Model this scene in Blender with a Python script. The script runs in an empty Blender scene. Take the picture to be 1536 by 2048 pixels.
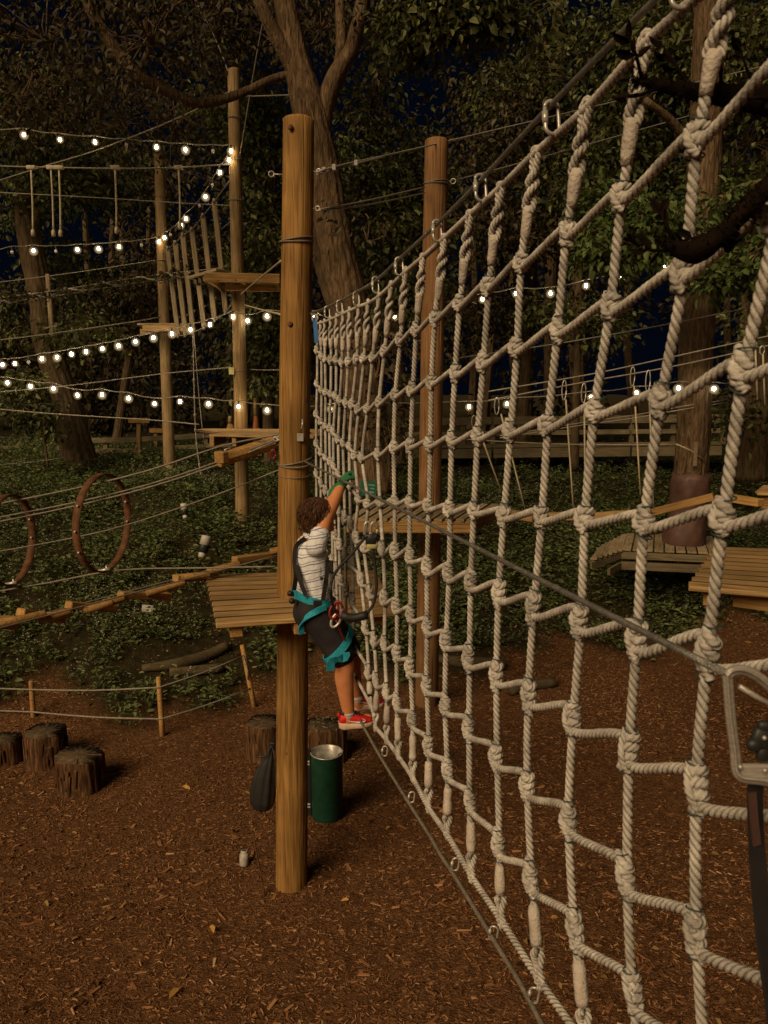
import bpy, bmesh, math, random
import numpy as np
from mathutils import Matrix, Vector, Quaternion
random.seed(7)
RNG = np.random.default_rng(7)
R = math.radians
scene = bpy.context.scene
COL = scene.collection

# ---------------------------------------------------------------- camera
FPX, PITCH, CAM_H = 1538.0, R(8.76), 4.15
cam_d = bpy.data.cameras.new("camera")
cam_d.sensor_width = 36.0
cam_d.lens = 36.0 * FPX / 2048.0
cam_d.clip_start, cam_d.clip_end = 0.05, 400.0
cam_d.dof.use_dof = True
cam_d.dof.focus_distance = 5.2
cam_d.dof.aperture_fstop = 9.0
cam = bpy.data.objects.new("camera", cam_d)
COL.objects.link(cam)
cam.location = (0, 0, CAM_H)
cam.rotation_euler = (R(90) - PITCH, 0, 0)
scene.camera = cam

# ---------------------------------------------------------------- night sky
world = bpy.data.worlds.new("World")
scene.world = world
world.use_nodes = True
wn, wl = world.node_tree.nodes, world.node_tree.links
bg = wn["Background"]
bg.inputs["Color"].default_value = (0.13, 0.33, 0.85, 1)
bg.inputs["Strength"].default_value = 0.0042

# ---------------------------------------------------------------- key light: the course's warm floodlighting, low and behind the viewer
SUN_AZ, SUN_EL = R(-34), R(36)          # azimuth measured from straight behind the camera, to its left
sun_d = bpy.data.lights.new("warm_flood", "SUN")
sun_d.energy = 2.6
sun_d.angle = R(38)
sun_d.color = (1.0, 0.735, 0.43)
sun = bpy.data.objects.new("warm_flood", sun_d)
COL.objects.link(sun)
to_sun = Vector((math.sin(SUN_AZ) * math.cos(SUN_EL), -math.cos(SUN_AZ) * math.cos(SUN_EL), math.sin(SUN_EL)))
sun.rotation_euler = to_sun.to_track_quat("Z", "Y").to_euler()

scene.view_settings.view_transform = "Standard"
scene.view_settings.look = "None"
scene.view_settings.exposure = 0.3
scene.view_settings.gamma = 1.0
scene.view_settings.use_curve_mapping = False
scene.cycles.use_denoising = True
scene.cycles.max_bounces = 5
scene.cycles.diffuse_bounces = 2
scene.cycles.glossy_bounces = 2
scene.cycles.transmission_bounces = 2
scene.cycles.sample_clamp_indirect = 3.0
scene.cycles.use_adaptive_sampling = True

# ---------------------------------------------------------------- placing helpers
CP, SP = math.cos(PITCH), math.sin(PITCH)
def ray(px, py):
    x, y = (px - 768.0) / FPX, (1024.0 - py) / FPX
    return np.array((x, CP + y * SP, -SP + y * CP))
CAM = np.array((0, 0, CAM_H))
def PY(px, py, Y):
    r = ray(px, py)
    return CAM + r * (Y / r[1])
def PZ(px, py, z):
    r = ray(px, py)
    return CAM + r * ((z - CAM_H) / r[2])
def terrain(X, Y):
    X, Y = np.asarray(X, float), np.asarray(Y, float)
    foot = 10.3 + np.where(X > 0, 0.38 * X, 0.28 * X)
    foot = np.clip(foot, 8.2, 17.0)
    t = Y - foot + 0.25 * np.sin(X * 1.3 + 1) 
    mound = 0
    for bx_, by_, s_ in ((-.73, 5.98, .055), (.53, 9.75, .06)):
        mound = mound + s_ * np.exp(-((X - bx_) ** 2 + (Y - by_) ** 2) / .09)
    h = mound + np.interp(t, [-1, 0, 1, 4.7, 7.2, 11.7, 20, 60, 300], [0, 0.02, 0.2, 1.45, 2.0, 2.4, 2.6, 3.3, 5])
    n = 0.045 * np.sin(X * 1.3 + Y * 0.5 + 1) * np.sin(Y * .9 + .4 * X) + 0.03 * np.sin(X * 2.1 + Y * 0.7) + 0.03 * np.sin(Y * 1.7 - X * 0.9) + 0.015 * np.sin(X * 5.3 + Y * 4.1)
    return h + n * np.clip(0.35 + t * 0.4, 0.35, 2.0)
def unit(v):
    v = np.asarray(v, float)
    return v / max(np.linalg.norm(v), 1e-9)

# ---------------------------------------------------------------- geometry builders: every one returns (verts, quads, tris)
E4, E3 = np.zeros((0, 4), int), np.zeros((0, 3), int)
def PT(px, py, lift=0.0):
    """where the line of sight through a pixel meets the terrain"""
    r = ray(px, py); t = np.arange(3.0, 40.0, 0.02)
    P = CAM + t[:, None] * r
    h = terrain(P[:, 0], P[:, 1]) + lift
    k = int(np.argmax(P[:, 2] < h))
    return P[k]
def spline(pts, ds):
    P = np.asarray(pts, float)
    if len(P) == 2:
        n = max(2, int(np.linalg.norm(P[1] - P[0]) / ds) + 1)
        t = np.linspace(0, 1, n)[:, None]
        return P[0] * (1 - t) + P[1] * t
    Q = np.vstack([2 * P[0] - P[1], P, 2 * P[-1] - P[-2]])
    out = []
    for i in range(1, len(Q) - 2):
        p0, p1, p2, p3 = Q[i - 1], Q[i], Q[i + 1], Q[i + 2]
        n = max(2, int(np.linalg.norm(p2 - p1) / ds) + 1)
        t = np.linspace(0, 1, n, endpoint=False)[:, None]
        out.append(0.5 * ((2 * p1) + (-p0 + p2) * t + (2 * p0 - 5 * p1 + 4 * p2 - p3) * t ** 2 + (-p0 + 3 * p1 - 3 * p2 + p3) * t ** 3))
    out.append(P[-1:])
    return np.vstack(out)
def frames(P):
    T = np.gradient(P, axis=0)
    T /= np.maximum(np.linalg.norm(T, axis=1), 1e-9)[:, None]
    n = np.cross(T[0], (0.31, 0.2, 0.93) if abs(T[0][2]) < 0.9 else (1, 0, 0.1))
    n = unit(n)
    N = np.empty_like(P)
    for i in range(len(P)):
        n = n - T[i] * np.dot(n, T[i])
        n = n / max(np.linalg.norm(n), 1e-9)
        N[i] = n
    return T, N, np.cross(T, N)
def loft(rings, closed_ring=True, cap=True):
    """rings: (m, k, 3)"""
    m, k = rings.shape[:2]
    V = rings.reshape(-1, 3)
    i = np.arange(m - 1)[:, None]; j = np.arange(k if closed_ring else k - 1)[None, :]
    a = i * k + j; b = i * k + (j + 1) % k
    Q = np.stack([a, b, b + k, a + k], -1).reshape(-1, 4)
    T = E3
    if cap and closed_ring:
        c0, c1 = len(V), len(V) + 1
        V = np.vstack([V, rings[0].mean(0), rings[-1].mean(0)])
        jj = np.arange(k)
        T = np.vstack([np.stack([np.full(k, c0), (jj + 1) % k, jj], -1), np.stack([np.full(k, c1), (m - 1) * k + jj, (m - 1) * k + (jj + 1) % k], -1)])
    return V, Q, T
def tube(pts, rad, sides=8, ds=None, cap=True):
    P = np.asarray(pts, float)
    rad = np.atleast_1d(np.asarray(rad, float))
    if ds:
        s0 = np.r_[0, np.cumsum(np.linalg.norm(np.diff(P, axis=0), axis=1))]
        S = spline(P, ds)
        s1 = np.r_[0, np.cumsum(np.linalg.norm(np.diff(S, axis=0), axis=1))]
        if len(rad) > 1:
            rad = np.interp(s1 / s1[-1], s0 / s0[-1], rad)
        P = S
    if len(rad) == 1:
        rad = np.full(len(P), rad[0])
    T, N, B = frames(P)
    a = np.linspace(0, 2 * np.pi, sides, endpoint=False)
    rings = P[:, None] + rad[:, None, None] * (np.cos(a)[None, :, None] * N[:, None] + np.sin(a)[None, :, None] * B[:, None])
    return loft(rings, True, cap)
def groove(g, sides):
    """0 in the lay grooves, coloured darker, 1 on the strand crests"""
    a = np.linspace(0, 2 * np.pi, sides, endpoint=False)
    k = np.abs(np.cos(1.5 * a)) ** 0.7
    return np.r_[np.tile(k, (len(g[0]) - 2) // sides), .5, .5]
def rope(pts, rad, pitch=0.046, sides=12, steps=8, phase=0.0, is_dense=False):
    P = np.asarray(pts, float) if is_dense else spline(pts, pitch / steps)
    T, N, B = frames(P)
    s = np.r_[0, np.cumsum(np.linalg.norm(np.diff(P, axis=0), axis=1))]
    a = np.linspace(0, 2 * np.pi, sides, endpoint=False)
    rr = rad * (0.58 + 0.44 * np.abs(np.cos(1.5 * a)) ** 0.7)
    ang = a[None, :] + (-2 * np.pi * s / pitch + phase)[:, None]
    rings = P[:, None] + rr[None, :, None] * (np.cos(ang)[..., None] * N[:, None] + np.sin(ang)[..., None] * B[:, None])
    return loft(rings, True, True)
def lathe(prof, seg=20, cap=True):
    a = np.linspace(0, 2 * np.pi, seg, endpoint=False)
    rings = np.array([[(r * math.cos(t), r * math.sin(t), z) for t in a] for r, z in prof])
    return loft(rings, True, cap)
def ball(c, r, seg=10, rings=7):
    r = np.atleast_1d(r) * np.ones(3)
    prof = [(max(1e-4, math.sin(math.pi * i / rings)), -math.cos(math.pi * i / rings)) for i in range(rings + 1)]
    V, Q, T = lathe(prof, seg)
    return V * r + np.asarray(c), Q, T
def ribbon(pts, up, w, th, ds=0.02, closed=False):
    P = spline(list(pts) + ([pts[0]] if closed else []), ds)
    T = np.gradient(P, axis=0); T /= np.maximum(np.linalg.norm(T, axis=1), 1e-9)[:, None]
    U = np.asarray(up, float) * np.ones_like(P)
    U = U - T * (U * T).sum(1)[:, None]; U /= np.maximum(np.linalg.norm(U, axis=1), 1e-9)[:, None]
    S = np.cross(T, U)
    rings = np.stack([P + U * w / 2 + S * th / 2, P - U * w / 2 + S * th / 2, P - U * w / 2 - S * th / 2, P + U * w / 2 - S * th / 2], 1)
    return loft(rings, True, True)
def xf(g, M):
    V, Q, T = g
    M = np.array(M)
    return V @ M[:3, :3].T + M[:3, 3], Q, T
def basis(o, x, y, z):
    M = Matrix.Identity(4)
    for i in range(3):
        M[i][0], M[i][1], M[i][2], M[i][3] = x[i], y[i], z[i], o[i]
    return M
def align_x(a, b, up=(0, 0, 1), roll=0.0):
    """matrix whose x axis runs a->b, placed at the middle"""
    a, b = np.asarray(a, float), np.asarray(b, float)
    x = unit(b - a); u = np.asarray(up, float)
    y = unit(np.cross(u, x)); z = np.cross(x, y)
    if roll:
        c, s = math.cos(roll), math.sin(roll)
        y, z = y * c + z * s, z * c - y * s
    return basis((a + b) / 2, x, y, z)

def make_mesh(name, parts, mats, smooth=True, rnd=None):
    """parts: list of (geom, material index)"""
    VV, loops, starts, tots, mi = [], [], [], [], []
    nv = nl = 0
    for (V, Q, T), m in parts:
        VV.append(V)
        for F in (Q, T):
            if len(F) == 0: continue
            k = F.shape[1]
            loops.append((F + nv).ravel())
            starts.append(nl + np.arange(len(F)) * k)
            tots.append(np.full(len(F), k)); mi.append(np.full(len(F), m))
            nl += F.size
        nv += len(V)
    V = np.vstack(VV); L = np.concatenate(loops); S = np.concatenate(starts); MI = np.concatenate(mi)
    me = bpy.data.meshes.new(name)
    me.vertices.add(len(V)); me.vertices.foreach_set("co", V.astype(np.float32).ravel())
    me.loops.add(len(L)); me.loops.foreach_set("vertex_index", L.astype(np.int32))
    me.polygons.add(len(S)); me.polygons.foreach_set("loop_start", S.astype(np.int32))
    me.polygons.foreach_set("material_index", MI.astype(np.int32))
    me.polygons.foreach_set("use_smooth", np.full(len(S), bool(smooth)))
    for m in (mats if isinstance(mats, (list, tuple)) else [mats]):
        me.materials.append(m)
    if rnd is not None:
        at = me.attributes.new("rnd", "FLOAT", "POINT")
        at.data.foreach_set("value", rnd.astype(np.float32))
    me.update(calc_edges=True)
    return me

WORLD = {}
def wmat(o):
    return WORLD.get(o.name, Matrix.Identity(4))
def put(name, me, parent=None, M=None):
    o = bpy.data.objects.new(name, me)
    COL.objects.link(o)
    M = M if M is not None else Matrix.Identity(4)
    if parent is not None:
        o.parent = parent
        o.matrix_basis = wmat(parent).inverted() @ M
    else:
        o.matrix_basis = M
    WORLD[o.name] = M.copy()
    return o
def tag(o, label=None, cat=None, group=None, kind=None):
    if label: o["label"] = label
    if cat: o["category"] = cat
    if group: o["group"] = group
    if kind: o["kind"] = kind
    return o
def thing(name, loc, label, cat, group=None):
    o = bpy.data.objects.new(name, None)
    COL.objects.link(o)
    o.empty_display_size = 0.1
    M = Matrix.Translation(Vector([float(v) for v in loc]))
    o.matrix_basis = M
    WORLD[o.name] = M
    return tag(o, label, cat, group)
def part(name, geoms, mat, parent=None, smooth=True, rnd=None):
    """mesh given in world coordinates, stored relative to its parent (or to its own middle)"""
    if isinstance(geoms, tuple): geoms = [geoms]
    parts = [(g, 0) if len(g) == 3 else (g[:3], g[3]) for g in geoms]
    if parent is not None:
        org = np.array(wmat(parent).translation)
    else:
        org = np.mean([g[0].mean(0) for g, _ in parts], 0)
    parts = [((g[0] - org, g[1], g[2]), m) for g, m in parts]
    me = make_mesh(name, parts, mat, smooth, rnd)
    return put(name, me, parent, Matrix.Translation(Vector(org)))

BOXES = {}
def board(name, dims, mat, parent, M, bev=0.006, smooth=False, edge=None):
    """bevelled plank: shares its mesh with equal planks; local x is the length"""
    key = (tuple(round(float(d), 3) for d in dims), mat.name, bev, edge.name if edge else "")
    me = BOXES.get(key)
    if me is None:
        bm = bmesh.new()
        bmesh.ops.create_cube(bm, size=1.0)
        bmesh.ops.scale(bm, vec=dims, verts=bm.verts)
        bmesh.ops.bevel(bm, geom=list(bm.edges), offset=min(bev, min(dims) * 0.3), segments=1, affect="EDGES")
        me = bpy.data.meshes.new(name)
        bm.to_mesh(me); bm.free()
        me.materials.append(mat)
        if edge:                       # long edges painted dark in place of shade in the plank gaps
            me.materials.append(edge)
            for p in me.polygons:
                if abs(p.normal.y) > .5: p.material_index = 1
        BOXES[key] = me
    return put(name, me, parent, M)
def beam(name, a, b, w, h, mat, parent, up=(0, 0, 1), bev=0.006, roll=0.0, edge=None):
    L = float(np.linalg.norm(np.asarray(b) - np.asarray(a)))
    return board(name, (round(L, 3), w, h), mat, parent, align_x(a, b, up, roll), bev, False, edge)
def box_geom(dims, M=None, bev=0.004):
    bm = bmesh.new()
    bmesh.ops.create_cube(bm, size=1.0)
    bmesh.ops.scale(bm, vec=dims, verts=bm.verts)
    if bev: bmesh.ops.bevel(bm, geom=list(bm.edges), offset=min(bev, min(dims) * 0.3), segments=1, affect="EDGES")
    bmesh.ops.triangulate(bm, faces=bm.faces)
    V = np.array([v.co for v in bm.verts]); T = np.array([[v.index for v in f.verts] for f in bm.faces])
    bm.free()
    g = (V, E4, T)
    return xf(g, M) if M is not None else g

# ---------------------------------------------------------------- materials
def new_mat(name, rough=0.7, metal=0.0, spec=0.3):
    m = bpy.data.materials.new(name); m.use_nodes = True
    b = m.node_tree.nodes["Principled BSDF"]
    b.inputs["Roughness"].default_value = rough
    b.inputs["Metallic"].default_value = metal
    b.inputs["Specular IOR Level"].default_value = spec
    return m, m.node_tree.nodes, m.node_tree.links, b
def c4(c): return (c[0], c[1], c[2], 1)
def ramp(n, stops):
    r = n.new("ShaderNodeValToRGB")
    e = r.color_ramp.elements
    while len(e) < len(stops): e.new(0.5)
    for k, (p, c) in enumerate(stops):
        e[k].position = p; e[k].color = c4(c)
    return r
def noisy(name, c1, c2, scale=8.0, stretch=(1, 1, 1), rough=0.7, metal=0.0, bump=0.3, bscale=None, detail=6.0, spec=0.3, c3=None, rand=True, dist=0.0, bstretch=None, vary=0.06, blo=0.78, crack=0.0, lay=False, bdist=0.01):
    m, n, l, b = new_mat(name, rough, metal, spec)
    tc = n.new("ShaderNodeTexCoord")
    src = tc.outputs["Object"]
    if rand:
        oi = n.new("ShaderNodeObjectInfo")
        mul = n.new("ShaderNodeVectorMath"); mul.operation = "MULTIPLY_ADD"
        cx = n.new("ShaderNodeCombineXYZ")
        for k in range(3): l.new(oi.outputs["Random"], cx.inputs[k])
        l.new(cx.outputs[0], mul.inputs[0]); mul.inputs[1].default_value = (37, 53, 71); l.new(src, mul.inputs[2])
        src = mul.outputs[0]
    mp = n.new("ShaderNodeMapping"); mp.inputs["Scale"].default_value = stretch
    l.new(src, mp.inputs["Vector"])
    nz = n.new("ShaderNodeTexNoise"); nz.inputs["Scale"].default_value = scale; nz.inputs["Detail"].default_value = detail
    nz.inputs["Distortion"].default_value = dist
    l.new(mp.outputs[0], nz.inputs["Vector"])
    st = [(0.3, c1), (0.7, c2)] if c3 is None else [(0.28, c1), (0.5, c2), (0.72, c3)]
    rp = ramp(n, st)
    l.new(nz.outputs["Fac"], rp.inputs[0])
    big = n.new("ShaderNodeTexNoise"); big.inputs["Scale"].default_value = scale * 0.23; big.inputs["Detail"].default_value = 3
    l.new(src, big.inputs["Vector"])
    mr = n.new("ShaderNodeMapRange"); mr.inputs[1].default_value = 0.3; mr.inputs[2].default_value = 0.7; mr.inputs[3].default_value = blo; mr.inputs[4].default_value = 1.15
    l.new(big.outputs["Fac"], mr.inputs[0])
    if rand:
        vr = n.new("ShaderNodeMapRange"); vr.inputs[3].default_value = 1 - vary; vr.inputs[4].default_value = 1 + vary
        l.new(oi.outputs["Random"], vr.inputs[0])
        mm = n.new("ShaderNodeMath"); mm.operation = "MULTIPLY"; l.new(mr.outputs[0], mm.inputs[0]); l.new(vr.outputs[0], mm.inputs[1])
        mr = mm
    mx = n.new("ShaderNodeMix"); mx.data_type = "RGBA"; mx.blend_type = "MULTIPLY"; mx.inputs[0].default_value = 1.0
    l.new(rp.outputs[0], mx.inputs[6]); l.new(mr.outputs[0], mx.inputs[7])
    colour = mx.outputs[2]
    if crack:
        # dark drying cracks and knots running with the grain
        mpc = n.new("ShaderNodeMapping"); mpc.inputs["Scale"].default_value = tuple(v * 3.2 if v > 1 else v * .55 for v in stretch)
        l.new(src, mpc.inputs["Vector"])
        nc = n.new("ShaderNodeTexNoise"); nc.inputs["Scale"].default_value = scale * .75; nc.inputs["Detail"].default_value = 3; nc.inputs["Distortion"].default_value = .4
        l.new(mpc.outputs[0], nc.inputs["Vector"])
        rc = ramp(n, [(.34, (1 - crack,) * 3), (.42, (1, 1, 1))]); l.new(nc.outputs["Fac"], rc.inputs[0])
        vk = n.new("ShaderNodeTexVoronoi"); vk.inputs["Scale"].default_value = 2.6
        mpk = n.new("ShaderNodeMapping"); mpk.inputs["Scale"].default_value = (1.6, 1.6, .8) if stretch[2] < 1 else (.8, 1.6, 1.6)
        l.new(src, mpk.inputs["Vector"]); l.new(mpk.outputs[0], vk.inputs["Vector"])
        rk = ramp(n, [(.035, (.35, .30, .26)), (.09, (1, 1, 1))]); l.new(vk.outputs["Distance"], rk.inputs[0])
        m2 = n.new("ShaderNodeMix"); m2.data_type = "RGBA"; m2.blend_type = "MULTIPLY"; m2.inputs[0].default_value = 1
        l.new(rc.outputs[0], m2.inputs[6]); l.new(rk.outputs[0], m2.inputs[7])
        m3 = n.new("ShaderNodeMix"); m3.data_type = "RGBA"; m3.blend_type = "MULTIPLY"; m3.inputs[0].default_value = 1
        l.new(colour, m3.inputs[6]); l.new(m2.outputs[2], m3.inputs[7]); colour = m3.outputs[2]
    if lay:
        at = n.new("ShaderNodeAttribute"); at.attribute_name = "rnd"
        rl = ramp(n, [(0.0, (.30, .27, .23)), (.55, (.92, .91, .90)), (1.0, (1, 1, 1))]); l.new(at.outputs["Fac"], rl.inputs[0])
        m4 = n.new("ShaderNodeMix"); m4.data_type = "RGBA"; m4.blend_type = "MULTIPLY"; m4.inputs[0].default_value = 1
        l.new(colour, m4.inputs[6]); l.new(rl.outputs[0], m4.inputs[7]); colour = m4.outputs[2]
    l.new(colour, b.inputs["Base Color"])
    if bump:
        bz = nz
        if bscale:
            bz = n.new("ShaderNodeTexNoise"); bz.inputs["Scale"].default_value = bscale; bz.inputs["Detail"].default_value = 5
            if bstretch:
                mp2 = n.new("ShaderNodeMapping"); mp2.inputs["Scale"].default_value = bstretch
                l.new(src, mp2.inputs["Vector"]); l.new(mp2.outputs[0], bz.inputs["Vector"])
            else: l.new(mp.outputs[0], bz.inputs["Vector"])
        bp = n.new("ShaderNodeBump"); bp.inputs["Strength"].default_value = bump; bp.inputs["Distance"].default_value = bdist
        l.new(bz.outputs["Fac"], bp.inputs["Height"]); l.new(bp.outputs[0], b.inputs["Normal"])
    return m
def plain(name, c, rough=0.5, metal=0.0, spec=0.4):
    return noisy(name, tuple(v * 0.82 for v in c), tuple(min(1, v * 1.12) for v in c), 30, rough=rough, metal=metal, bump=0.08, spec=spec)
def emit(name, c, s):
    m = bpy.data.materials.new(name); m.use_nodes = True
    n, l = m.node_tree.nodes, m.node_tree.links
    n.remove(n["Principled BSDF"])
    e = n.new("ShaderNodeEmission"); e.inputs[0].default_value = c4(c); e.inputs[1].default_value = s
    l.new(e.outputs[0], n["Material Output"].inputs[0])
    return m
def rnd_mat(name, stops, rough=0.7, trans=0.0, spec=0.25):
    m, n, l, b = new_mat(name, rough, 0, spec)
    at = n.new("ShaderNodeAttribute"); at.attribute_name = "rnd"
    rp = ramp(n, stops); l.new(at.outputs["Fac"], rp.inputs[0])
    l.new(rp.outputs[0], b.inputs["Base Color"])
    if trans:
        t = n.new("ShaderNodeBsdfTranslucent"); l.new(rp.outputs[0], t.inputs[0])
        mx = n.new("ShaderNodeMixShader"); mx.inputs[0].default_value = trans
        l.new(b.outputs[0], mx.inputs[1]); l.new(t.outputs[0], mx.inputs[2])
        l.new(mx.outputs[0], n["Material Output"].inputs[0])
    return m

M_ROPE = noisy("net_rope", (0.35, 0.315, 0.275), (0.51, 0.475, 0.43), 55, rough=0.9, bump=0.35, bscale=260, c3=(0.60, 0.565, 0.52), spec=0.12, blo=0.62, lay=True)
M_WHIP = noisy("whipping_tape", (0.42, 0.36, 0.30), (0.54, 0.48, 0.42), 40, rough=0.8, bump=0.6, bscale=120, stretch=(1, 1, 1), spec=0.2)
M_TWINE = plain("binding_twine", (0.03, 0.06, 0.06), 0.8)
M_STEEL = noisy("steel_cable", (0.20, 0.19, 0.17), (0.34, 0.33, 0.30), 90, rough=0.45, metal=0.7, bump=0.5, bscale=300)
M_CABLE = noisy("weathered_cable", (0.16, 0.14, 0.11), (0.26, 0.23, 0.19), 60, rough=0.6, metal=0.3, bump=0.3)
M_ZINC = noisy("galvanised_steel", (0.38, 0.36, 0.33), (0.58, 0.55, 0.50), 25, rough=0.3, metal=0.4, bump=0.1)
M_CABLEL = noisy("bright_cable", (0.26, 0.24, 0.20), (0.42, 0.39, 0.34), 60, rough=0.5, metal=0.2, bump=0.3)
M_CORDROPE = noisy("pale_cord", (0.34, 0.28, 0.19), (0.50, 0.43, 0.31), 80, rough=0.9, bump=0.3)
M_FENCEROPE = noisy("fence_rope", (0.22, 0.19, 0.15), (0.34, 0.30, 0.25), 80, rough=0.9, bump=0.3)
def wood(name, a, b, c, along="x", rough=0.75, bump=0.35, scale=9):
    st = {"x": (0.35, 6, 6), "z": (5, 5, 0.28)}[along]
    return noisy(name, a, b, scale, st, rough, 0, bump, None, 8, 0.2, c, True, 0.6, None, 0.2, 0.68, 0.7)
M_POLE = wood("pole_wood", (0.140, 0.068, 0.018), (0.245, 0.130, 0.038), (0.335, 0.190, 0.062), "z", bump=0.6)
M_POLE2 = wood("brown_pole_wood", (0.17, 0.085, 0.034), (0.25, 0.13, 0.055), (0.31, 0.17, 0.075), "z", bump=0.4)
M_POLE3 = wood("grey_pole_wood", (0.15, 0.098, 0.044), (0.25, 0.168, 0.080), (0.34, 0.236, 0.118), "z", bump=0.6)
M_PLANK = wood("deck_plank", (0.23, 0.135, 0.054), (0.35, 0.22, 0.092), (0.45, 0.295, 0.135))
M_EDGE_SHADE = wood("gap_shade_plank_edge", (0.030, 0.018, 0.008), (0.055, 0.033, 0.015), (0.08, 0.05, 0.024))  # dark wood tone that paints the shade between deck boards
M_PLANKO = wood("orange_timber", (0.25, 0.135, 0.042), (0.36, 0.205, 0.070), (0.44, 0.265, 0.100))
M_PLANKG = wood("grey_timber", (0.17, 0.13, 0.075), (0.26, 0.20, 0.12), (0.33, 0.26, 0.165))
M_RAIL = wood("rail_timber", (0.11, 0.085, 0.05), (0.17, 0.135, 0.08), (0.22, 0.175, 0.105))
M_BARK = noisy("oak_bark", (0.035, 0.022, 0.012), (0.105, 0.068, 0.038), 14, (2.2, 2.2, 0.35), 0.9, 0, 1.0, None, 8, 0.1, (0.19, 0.125, 0.07), True, 0.8, bdist=0.03)
M_BARKD = noisy("dark_bark", (0.035, 0.024, 0.013), (0.085, 0.058, 0.032), 12, (2, 2, 0.35), 0.9, 0, 1.0, None, 8, 0.1, (0.13, 0.09, 0.05))
M_RUST = noisy("rusty_steel", (0.055, 0.024, 0.011), (0.11, 0.046, 0.020), 18, rough=0.8, bump=0.2, c3=(0.15, 0.07, 0.032))
M_BLACK = plain("black_nylon", (0.018, 0.016, 0.016), 0.6)
M_DARK = plain("dark_metal", (0.03, 0.03, 0.03), 0.5, 0.4)
M_TEAL = noisy("teal_webbing", (0.012, 0.22, 0.31), (0.022, 0.33, 0.44), 60, rough=0.7, bump=0.3, bscale=300)
M_RED = plain("red_fabric", (0.42, 0.018, 0.014), 0.55)
M_ORANGE = plain("orange_plastic", (0.20, 0.06, 0.02), 0.5)
M_WHITE = plain("white_plastic", (0.46, 0.43, 0.38), 0.5)
M_GREENP = noisy("green_paint", (0.006, 0.036, 0.020), (0.011, 0.056, 0.031), 12, rough=0.45, bump=0.1)
M_SIGNG = plain("green_sign_paint", (0.01, 0.12, 0.075), 0.5)
M_YELLOW = plain("yellow_sign_paint", (0.5, 0.48, 0.2), 0.5)
M_BLUE = plain("blue_webbing", (0.01, 0.10, 0.32), 0.6)
M_PAD = noisy("brown_vinyl_padding", (0.065, 0.034, 0.027), (0.10, 0.052, 0.042), 6, rough=0.5, bump=0.7, bscale=9)
M_BULB = [emit("lit_bulb", (1.0, 0.76, 0.42), 85.0), emit("lit_bulb_amber", (1.0, 0.64, 0.26), 60.0), emit("lit_bulb_pale", (1.0, 0.88, 0.64), 100.0)]
def halo_mat():
    """added see-through shell that paints a halo round the bulb, brightest in its middle"""
    m = bpy.data.materials.new("bulb_halo"); m.use_nodes = True
    n, l = m.node_tree.nodes, m.node_tree.links
    n.remove(n["Principled BSDF"])
    e = n.new("ShaderNodeEmission"); e.inputs[0].default_value = (1.0, 0.72, 0.36, 1); e.inputs[1].default_value = 0.75
    t = n.new("ShaderNodeBsdfTransparent")
    lw = n.new("ShaderNodeLayerWeight"); lw.inputs[0].default_value = 0.5
    iv = n.new("ShaderNodeMath"); iv.operation = "SUBTRACT"; iv.inputs[0].default_value = 1.0; l.new(lw.outputs["Facing"], iv.inputs[1])
    pw = n.new("ShaderNodeMath"); pw.operation = "POWER"; pw.inputs[1].default_value = 3.0; l.new(iv.outputs[0], pw.inputs[0])
    ml = n.new("ShaderNodeMath"); ml.operation = "MULTIPLY"; ml.inputs[1].default_value = 0.42; l.new(pw.outputs[0], ml.inputs[0])
    mx = n.new("ShaderNodeMixShader"); l.new(ml.outputs[0], mx.inputs[0]); l.new(t.outputs[0], mx.inputs[1]); l.new(e.outputs[0], mx.inputs[2])
    l.new(mx.outputs[0], n["Material Output"].inputs[0])
    return m
M_HALO = halo_mat()
M_BULBOFF = plain("unlit_bulb_glass", (0.45, 0.42, 0.36), 0.15, 0, 0.6)
M_SOCKET = plain("bulb_socket", (0.02, 0.02, 0.02), 0.5)
M_CHIP = rnd_mat("wood_chip", [(0.0, (0.13, 0.056, 0.022)), (0.45, (0.28, 0.130, 0.055)), (0.8, (0.40, 0.215, 0.100)), (1.0, (0.52, 0.34, 0.20))], 0.85)
M_LEAFG = rnd_mat("tree_leaf", [(0.0, (0.026, 0.030, 0.009)), (0.55, (0.088, 0.098, 0.030)), (1.0, (0.21, 0.225, 0.085))], 0.55, 0.25)
M_LEAFB = rnd_mat("oak_leaf", [(0.0, (0.020, 0.015, 0.006)), (0.6, (0.058, 0.046, 0.019)), (1.0, (0.12, 0.098, 0.044))], 0.6, 0.2)
M_LEAFV = rnd_mat("fresh_leaf", [(0.0, (0.042, 0.060, 0.016)), (0.6, (0.10, 0.138, 0.040)), (1.0, (0.18, 0.235, 0.08))], 0.45, 0.35)
M_HERB = rnd_mat("undergrowth_leaf", [(0.0, (0.040, 0.055, 0.018)), (0.55, (0.115, 0.145, 0.048)), (1.0, (0.22, 0.25, 0.105))], 0.6, 0.2)
M_FLOWER = plain("white_petal", (0.42, 0.40, 0.34), 0.8)
M_DRYLEAF = plain("yellow_dry_leaf", (0.40, 0.22, 0.05), 0.7)
M_STUMPB = noisy("stump_bark", (0.03, 0.016, 0.008), (0.085, 0.042, 0.02), 16, (2.5, 2.5, 0.3), 0.9, 0, 1.0, None, 8, 0.1, (0.20, 0.11, 0.055))
M_STUMPT = noisy("stump_top", (0.045, 0.03, 0.016), (0.08, 0.052, 0.028), 14, rough=0.9, bump=0.4, c3=(0.12, 0.085, 0.045))
M_LOG = noisy("fallen_log_bark", (0.05, 0.036, 0.018), (0.11, 0.08, 0.04), 10, (1, 3, 3), 0.9, 0, 0.8)

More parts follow.
